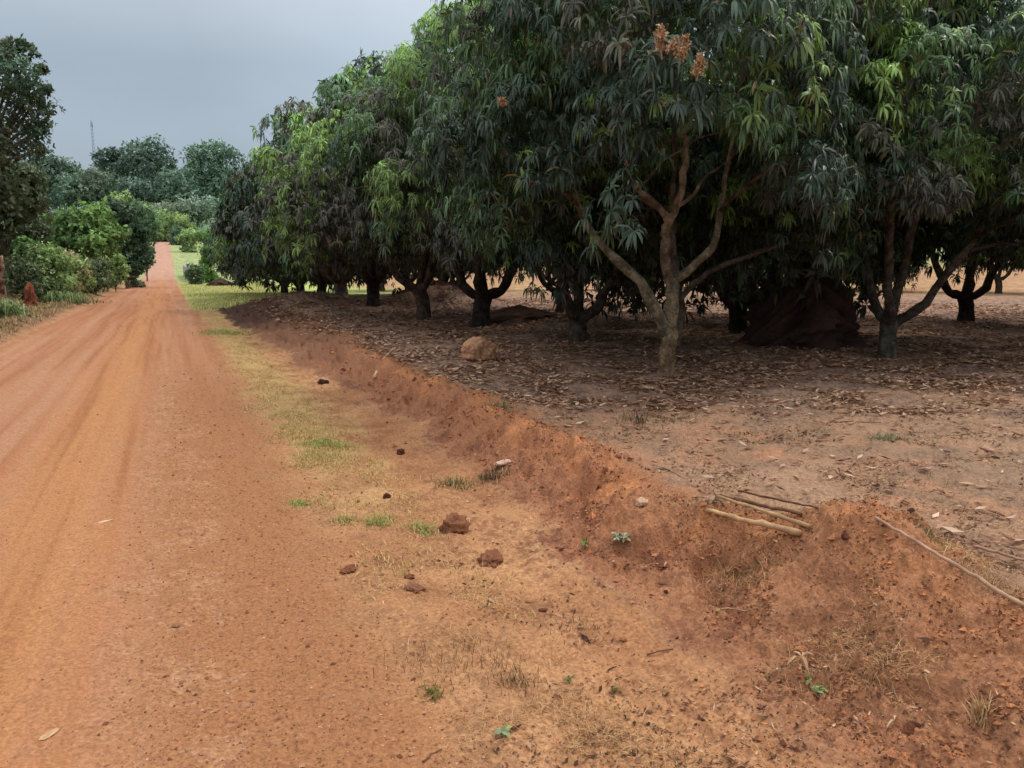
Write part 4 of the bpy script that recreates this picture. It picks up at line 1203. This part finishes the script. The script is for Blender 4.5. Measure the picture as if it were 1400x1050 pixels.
def crumbs():
    """loose crumbs of red soil lying on and below the bank"""
    r = np.random.default_rng(190)
    n = 70000
    Y = 1 / r.uniform(1 / 16, 1 / 1.6, n); bb = bank_base(Y); bw = bank_w(Y)
    X = bb + r.normal(0.35, 0.45, n) * (0.5 + bw)
    pt = fbm(X * 3, Y * 3, 191, 3)
    k = (ss(-.3, .4, pt) * np.where(X < bb - .1, .25, .8) * ss(.7, 1.2, X) > r.uniform(size=n)) & (X < bb + bw + .35)
    X, Y = X[k], Y[k]; n = len(X); Z = H(X, Y)
    s = 0.0030 * np.exp(r.normal(0, .6, n)) * (0.75 + Y / 9)
    d = np.array([[1, 0, 0], [0, 1, 0], [-1, 0, 0], [0, -1, 0], [0, 0, .8], [0, 0, -.6], [.7, .7, .45], [-.7, .6, .4]])[:6]
    a = r.uniform(0, TAU, n); ca, sa = np.cos(a), np.sin(a)
    V = d[None] * (s[:, None] * r.uniform(.55, 1.45, (n, 6)))[..., None] + r.normal(size=(n, 6, 3)) * (s * .22)[:, None, None]
    x = V[..., 0] * ca[:, None] - V[..., 1] * sa[:, None]; y = V[..., 0] * sa[:, None] + V[..., 1] * ca[:, None]
    V = np.stack([x, y, V[..., 2]], -1) + np.stack([X, Y, Z + s * .2], -1)[:, None]
    f = np.array([[0, 1, 4], [1, 2, 4], [2, 3, 4], [3, 0, 4], [1, 0, 5], [2, 1, 5], [3, 2, 5], [0, 3, 5]])
    q = (np.arange(n)[:, None, None] * 6 + f[None]).reshape(-1, 3)
    pal = np.array([C_BANK, C_BANKD, C_BANKL, lin(96, 58, 42)]) * np.array([1.04, 1.1, 1.2])
    c = pal[r.choice(4, n, p=[.4, .25, .25, .1])] * r.uniform(.8, 1.15, (n, 1))
    mb = MB(); mb.add(V.reshape(-1, 3), [q], np.repeat(c, 6, 0))
    tag(mb.obj('soil_crumbs', M_EARTH, smooth=False), 'loose crumbs of red soil on and below the earth bank', 'soil', None, 'stuff')


crumbs()


def debris():
    """broken bits of leaf, bark and straw that lie everywhere off the road"""
    r = np.random.default_rng(180)
    n = 420000
    d = r.uniform(1 / 13, 1 / 2.0, n) ** -1; a = np.radians(r.uniform(-20, 37, n)) + YAW
    X = d * np.sin(a); Y = d * np.cos(a); bb, _ = parts_of(X, Y)
    pt = fbm(X * 1.6, Y * 1.6, 181, 4)
    plat = ss(.5, 1.1, X - bb)
    p = (0.09 + 0.62 * plat + 0.25 * ss(-.2, .2, X - bb) * (1 - plat)) * ss(-0.25, 0.6, pt) * ss(0.75, 1.1, X + .2 * pt)
    k = p > r.uniform(size=n); X, Y, d = X[k], Y[k], d[k]; n = len(X); Z = H(X, Y)
    L = 0.0055 * np.exp(r.normal(0, .5, n)) * (0.7 + .14 * d); W = L * r.uniform(.1, .45, n); yaw = r.uniform(0, TAU, n)
    dx = np.stack([np.cos(yaw), np.sin(yaw), r.normal(0, .25, n)], -1); sx = np.stack([-np.sin(yaw), np.cos(yaw), r.normal(0, .4, n)], -1)
    C = np.stack([X, Y, Z + .004 + L * .2], -1)
    V = np.stack([C - dx * L[:, None], C + sx * W[:, None], C + dx * L[:, None], C - sx * W[:, None]], 1).reshape(-1, 3)
    pal = np.array([lin(92, 62, 46), lin(120, 84, 60), lin(74, 50, 38), lin(178, 142, 110), lin(206, 172, 138), lin(140, 104, 78)])
    c = pal[r.choice(6, n, p=[.28, .2, .22, .12, .06, .12])] * r.uniform(.8, 1.15, (n, 1))
    i = np.arange(n) * 4; mb = MB(); mb.add(V, [np.stack([i, i + 1, i + 2, i + 3], -1)], np.repeat(c, 4, 0))
    tag(mb.obj('leaf_debris', M_DRY, smooth=False), 'small broken bits of leaf and bark strewn over the bare soil', 'debris', None, 'stuff')


debris()


# ------------------------------------------------------------------ small plants
def tuft(px, py, w, h, cols, label, cat, seed, name='grass_tuft', n=160, ww=0.005, group=None, droop=0.8, elong=1.0):
    g = ground(px, py); r = np.random.default_rng(seed)
    bx = r.normal(size=n) * w * .45 * elong; by = r.normal(size=n) * w * .45
    X = bx * RIGHT[0] + by * FWD[0]; Y = bx * RIGHT[1] + by * FWD[1]
    Z = H(X + g[0], Y + g[1]) - g[2]
    a = r.uniform(0, TAU, n); out = np.stack([np.cos(a), np.sin(a), 0 * a], -1); side = np.stack([-np.sin(a), np.cos(a), 0 * a], -1)
    hh = h * r.uniform(.5, 1.2, n)[:, None]; B = np.stack([X, Y, Z - .003], -1); ln = r.uniform(.1, .9, n)[:, None] * droop * 1.6
    up = np.array([0, 0, 1.0])
    p1 = B + out * hh * .5 * np.sin(ln) + up * hh * .5 * np.cos(ln); p2 = p1 + out * hh * .5 * np.sin(ln * 1.7) + up * hh * .5 * np.cos(ln * 1.7)
    c = np.array(cols)[r.integers(len(cols), size=n)] * r.uniform(.7, 1.2, (n, 1))
    W = ww * r.uniform(.7, 1.3, (n, 1)) * .5
    V = np.stack([B - side * W, B + side * W, p1 - side * W, p1 + side * W, p2], 1).reshape(-1, 3); i = np.arange(n) * 5
    mb = MB(); mb.add(V, [np.stack([i, i + 1, i + 3, i + 2], -1), np.stack([i + 2, i + 3, i + 4], -1)], np.repeat(c, 5, 0))
    # shared roots just under the soil, so that a tuft is one plant
    od = np.argsort(bx); R0 = np.stack([X, Y, Z - .02], -1)[od]
    Vr = np.concatenate([V.reshape(n, 5, 3)[od][:, 0], V.reshape(n, 5, 3)[od][:, 1], R0]); j = np.arange(n)
    mb.add(Vr, [np.stack([j, j + n, j + 2 * n], -1), np.stack([j[:-1] + 2 * n, j[1:] + 2 * n, j[1:]], -1)], c[od].repeat(3, 0).reshape(n, 3, 3).transpose(1, 0, 2).reshape(-1, 3))
    return tag(mb.obj(name, M_FOL, None, (g[0], g[1], g[2]), False, weld=True), label, cat, group)


GG = [lin(150, 180, 90), lin(176, 182, 108), lin(130, 166, 80)]; GY = [lin(190, 172, 108), lin(164, 160, 96), lin(206, 180, 126)]
DR = [lin(196, 160, 116), lin(170, 134, 92), lin(144, 106, 72)]; DK = [lin(84, 66, 54), lin(104, 86, 66), lin(70, 58, 46)]
tuft(446, 607, .22, .05, GG, 'bright green grass patch on the yellow verge', 'grass tuft', 901, n=500, elong=1.3)
tuft(408, 690, .09, .035, GG, 'small green grass tuft at the edge of the gravel', 'grass tuft', 902, n=160)
tuft(470, 712, .10, .05, GY, 'leftmost olive tuft in the row beside the largest clod', 'grass tuft', 903, n=200)
tuft(520, 715, .12, .06, GY + GG[:1], 'middle olive tuft in the row beside the largest clod', 'grass tuft', 904, n=260)
tuft(578, 725, .12, .055, GY + GG[:1], 'tuft growing against the left of the largest clod', 'grass tuft', 905, n=240)
tuft(625, 662, .16, .07, GY + DK[:1], 'dull green tuft at the foot of the bank below the flat whitish stone', 'grass tuft', 906, n=300)
tuft(675, 655, .16, .09, DR + DK, 'brown dry tuft at the foot of the bank under the whitish stone', 'grass tuft', 907, n=260)
tuft(440, 625, .25, .05, GY, 'olive grass patch just below the bright green one', 'grass tuft', 908, n=320)
tuft(305, 455, .8, .09, GG + GY, 'green grass patch at the road edge where the bank begins', 'grass tuft', 909, n=900, ww=.012, elong=.7)
tuft(900, 572, .34, .04, DK + DR + GY[:1], 'flattened dark weed patch behind the bank', 'weed', 910, 'dry_weed', 500, .006, None, .9, 1.5)
tuft(870, 578, .16, .19, DK, 'dark twiggy weed standing behind the bank', 'weed', 911, 'dry_weed', 60, .0035, None, .75)
tuft(685, 556, .10, .06, [lin(150, 160, 124), lin(120, 138, 96)], 'pale green sprig on top of the bank', 'weed', 912, 'green_weed', 120, .008)
tuft(1216, 598, .16, .06, [lin(164, 156, 120), lin(140, 140, 100)], 'pale grey green weed on the orchard floor at right', 'weed', 913, 'green_weed', 130, .008)
tuft(1268, 722, .18, .022, [lin(164, 146, 108), lin(180, 158, 120)], 'grey green weed patch behind the near hump of the bank', 'weed', 914, 'green_weed', 260, .005)
tuft(1340, 985, .035, .085, [lin(214, 184, 140), lin(190, 150, 104)], 'upright pale straw tuft low on the near bank at right', 'straw tuft', 915, 'straw_tuft', 70, .004, None, .5)
tuft(1192, 930, .05, .05, DR, 'small pale straw tuft on the lower slope of the near bank', 'straw tuft', 916, 'straw_tuft', 50, .004, None, .7)
tuft(1130, 935, .06, .045, DR, 'straw tuft left of the small pale one on the near bank', 'straw tuft', 917, 'straw_tuft', 50, .004, None, .7)
tuft(590, 950, .05, .04, [lin(112, 116, 56), lin(140, 130, 74)], 'small olive tuft on the near verge beside the gravel', 'grass tuft', 918, n=90, ww=.004)
tuft(640, 905, .22, .06, DR, 'patch of standing straw on the near verge', 'straw tuft', 919, 'straw_tuft', 340, .003, None, .6, 1.4)
tuft(700, 935, .12, .05, DR + DK[:1], 'brown straw patch right of the standing straw on the verge', 'straw tuft', 920, 'straw_tuft', 200, .003, None, .7)
tuft(790, 862, .16, .04, DR + DK[:1], 'low straw patch on the sandy verge below the bank weeds', 'straw tuft', 921, 'straw_tuft', 160, .003, None, .8)
tuft(1020, 790, .22, .08, DR, 'dry straw hanging over the dip of the bank below the canes', 'straw tuft', 922, 'straw_tuft', 320, .003, None, .8)


def sprout(px, py, s, cols, label, seed, n=9, cat='seedling', name='seedling'):
    g = ground(px, py); r = np.random.default_rng(seed); mb = MB()
    tips = []
    for k in range(max(3, n // 3)):
        d = np.array([r.normal() * .5, r.normal() * .5, 1.0]); e = d / np.linalg.norm(d) * s * r.uniform(.5, 1)
        tube(mb, [np.zeros(3), e * .5, e], [.0025, .002, .0015], cols[0] * .8, 4, 0, False, r); tips.append(e)
    P = np.array(tips); leaves(mb, P, np.tile([0, 0, 1.0], (len(P), 1)) + r.normal(size=(len(P), 3)) * .3, np.array(cols)[r.integers(len(cols), size=len(P))], max(3, n // 2), s * .75, s * .32, .3, -.1, .5, r)
    return tag(mb.obj(name, M_FOL, None, (g[0], g[1], g[2]), weld=True), label, cat)


SG = [lin(126, 150, 84), lin(150, 166, 104)]
sprout(686, 1008, .034, [lin(150, 168, 116), lin(180, 178, 100), lin(142, 160, 128)], 'pale green seedling by a small hollow near the bottom of the verge', 931, 9)
sprout(840, 948, .03, SG, 'small green seedling right of the squarish clod', 932, 8)
sprout(779, 936, .03, [lin(104, 124, 66)], 'dull green seedling above the squarish clod', 933, 8)
sprout(1118, 950, .035, SG, 'bright green seedling at the foot of the near bank', 934, 12)
sprout(1105, 935, .03, SG, 'faint green seedling left of the bright one at the foot of the near bank', 935, 6)
sprout(848, 742, .05, [lin(176, 170, 136), lin(158, 158, 120)], 'grey green weed at the foot of the bank under the pale stone', 936, 30, 'weed', 'green_weed')
sprout(802, 748, .04, [lin(150, 156, 100), lin(132, 150, 84)], 'low green weed left of the grey green weed at the bank foot', 937, 14, 'weed', 'green_weed')
sprout(976, 690, .05, [lin(96, 92, 72), lin(120, 116, 92)], 'dark withered sprig at the left end of the cane pile', 938, 8, 'weed', 'dry_weed')


def dead_leaf(px, py, s, col, label, seed, n=1):
    g = ground(px, py); r = np.random.default_rng(seed); mb = MB()
    leaves(mb, np.zeros((1, 3)), np.array([[0, 0, 1.0]]), np.array([col]), n, s, s * .14, 1.1, .25, .75, r)
    return tag(mb.obj('dead_leaf', M_DRY, None, (g[0], g[1], g[2] + .022), weld=True), label, 'dead leaf')


dead_leaf(1096, 905, .12, lin(182, 146, 112), 'curled pale dead leaves arching at the foot of the near bank', 941, 6)
dead_leaf(1222, 993, .05, lin(224, 190, 156), 'single pale dead leaf at the bottom of the near bank', 942, 2)
dead_leaf(912, 776, .06, lin(214, 180, 152), 'small pale dead leaf on the bank face below the canes', 943, 2)
dead_leaf(875, 690, .05, lin(190, 150, 120), 'dead leaf beside the pale stone on the bank', 944, 2)


# ------------------------------------------------------------------ light
SUN_EL, SUN_AZ = math.radians(62), math.radians(100)     # azimuth from +Y towards +X
w = bpy.data.worlds.new('World'); scene.world = w; w.use_nodes = True
nt = w.node_tree; N = nt.nodes; Lk = nt.links; N.clear()
out = N.new('ShaderNodeOutputWorld')
sky = N.new('ShaderNodeTexSky'); sky.sky_type = 'NISHITA'; sky.sun_disc = False
sky.sun_elevation = SUN_EL; sky.sun_rotation = SUN_AZ; sky.dust_density = 4; sky.air_density = 1.2
b1 = N.new('ShaderNodeBackground'); b1.inputs['Strength'].default_value = 0.1
Lk.new(sky.outputs[0], b1.inputs['Color'])
tc = N.new('ShaderNodeTexCoord'); sp = N.new('ShaderNodeSeparateXYZ'); Lk.new(tc.outputs['Generated'], sp.inputs[0])
rp_ = N.new('ShaderNodeValToRGB')
e = rp_.color_ramp.elements
e[0].position = 0.0; e[0].color = (*lin(170, 184, 200), 1)
e[1].position = 1.0; e[1].color = (1.80, 1.82, 1.86, 1)
x = rp_.color_ramp.elements.new(0.22); x.color = (*lin(167, 181, 195), 1)
x = rp_.color_ramp.elements.new(0.40); x.color = (*lin(220, 226, 231), 1)
Lk.new(sp.outputs['Z'], rp_.inputs[0])
nz = N.new('ShaderNodeTexNoise'); nz.inputs['Scale'].default_value = 2.0; nz.inputs['Detail'].default_value = 5
mp = N.new('ShaderNodeMapping'); mp.inputs['Scale'].default_value = (1, 1, 2.4); Lk.new(tc.outputs['Generated'], mp.inputs[0]); Lk.new(mp.outputs[0], nz.inputs['Vector'])
mr = N.new('ShaderNodeMapRange'); mr.inputs['From Min'].default_value = .35; mr.inputs['From Max'].default_value = .7; mr.inputs['To Min'].default_value = 1.0; mr.inputs['To Max'].default_value = 1.22
Lk.new(nz.outputs['Fac'], mr.inputs['Value'])
dt = N.new('ShaderNodeVectorMath'); dt.operation = 'DOT_PRODUCT'; Lk.new(tc.outputs['Generated'], dt.inputs[0])
dt.inputs[1].default_value = (math.sin(math.radians(36)) * .95, math.cos(math.radians(36)) * .95, 0.32)
gl = N.new('ShaderNodeMapRange'); gl.inputs['From Min'].default_value = 0.84; gl.inputs['From Max'].default_value = 1.0; gl.inputs['To Min'].default_value = 1.0; gl.inputs['To Max'].default_value = 1.4
Lk.new(dt.outputs['Value'], gl.inputs['Value'])
mu = N.new('ShaderNodeMath'); mu.operation = 'MULTIPLY'; Lk.new(mr.outputs[0], mu.inputs[0]); Lk.new(gl.outputs[0], mu.inputs[1])
b2 = N.new('ShaderNodeBackground'); Lk.new(rp_.outputs[0], b2.inputs['Color']); Lk.new(mu.outputs[0], b2.inputs['Strength'])
ms = N.new('ShaderNodeMixShader'); ms.inputs[0].default_value = 0.82
Lk.new(b1.outputs[0], ms.inputs[1]); Lk.new(b2.outputs[0], ms.inputs[2]); Lk.new(ms.outputs[0], out.inputs['Surface'])

sl = bpy.data.lights.new('sun', 'SUN'); sl.energy = 1.05; sl.angle = math.radians(11); sl.color = (1, .95, .87)
so = bpy.data.objects.new('sun', sl); COL.objects.link(so)
sd = Vector((math.sin(SUN_AZ) * math.cos(SUN_EL), math.cos(SUN_AZ) * math.cos(SUN_EL), math.sin(SUN_EL)))
so.rotation_euler = sd.to_track_quat('Z', 'Y').to_euler()

scene.view_settings.view_transform = 'Standard'; scene.view_settings.look = 'None'
scene.view_settings.exposure = 0; scene.view_settings.gamma = 1
scene.cycles.use_denoising = True
scene.cycles.max_bounces = 6; scene.cycles.diffuse_bounces = 3; scene.cycles.glossy_bounces = 2; scene.cycles.transmission_bounces = 3
scene.cycles.use_adaptive_sampling = True
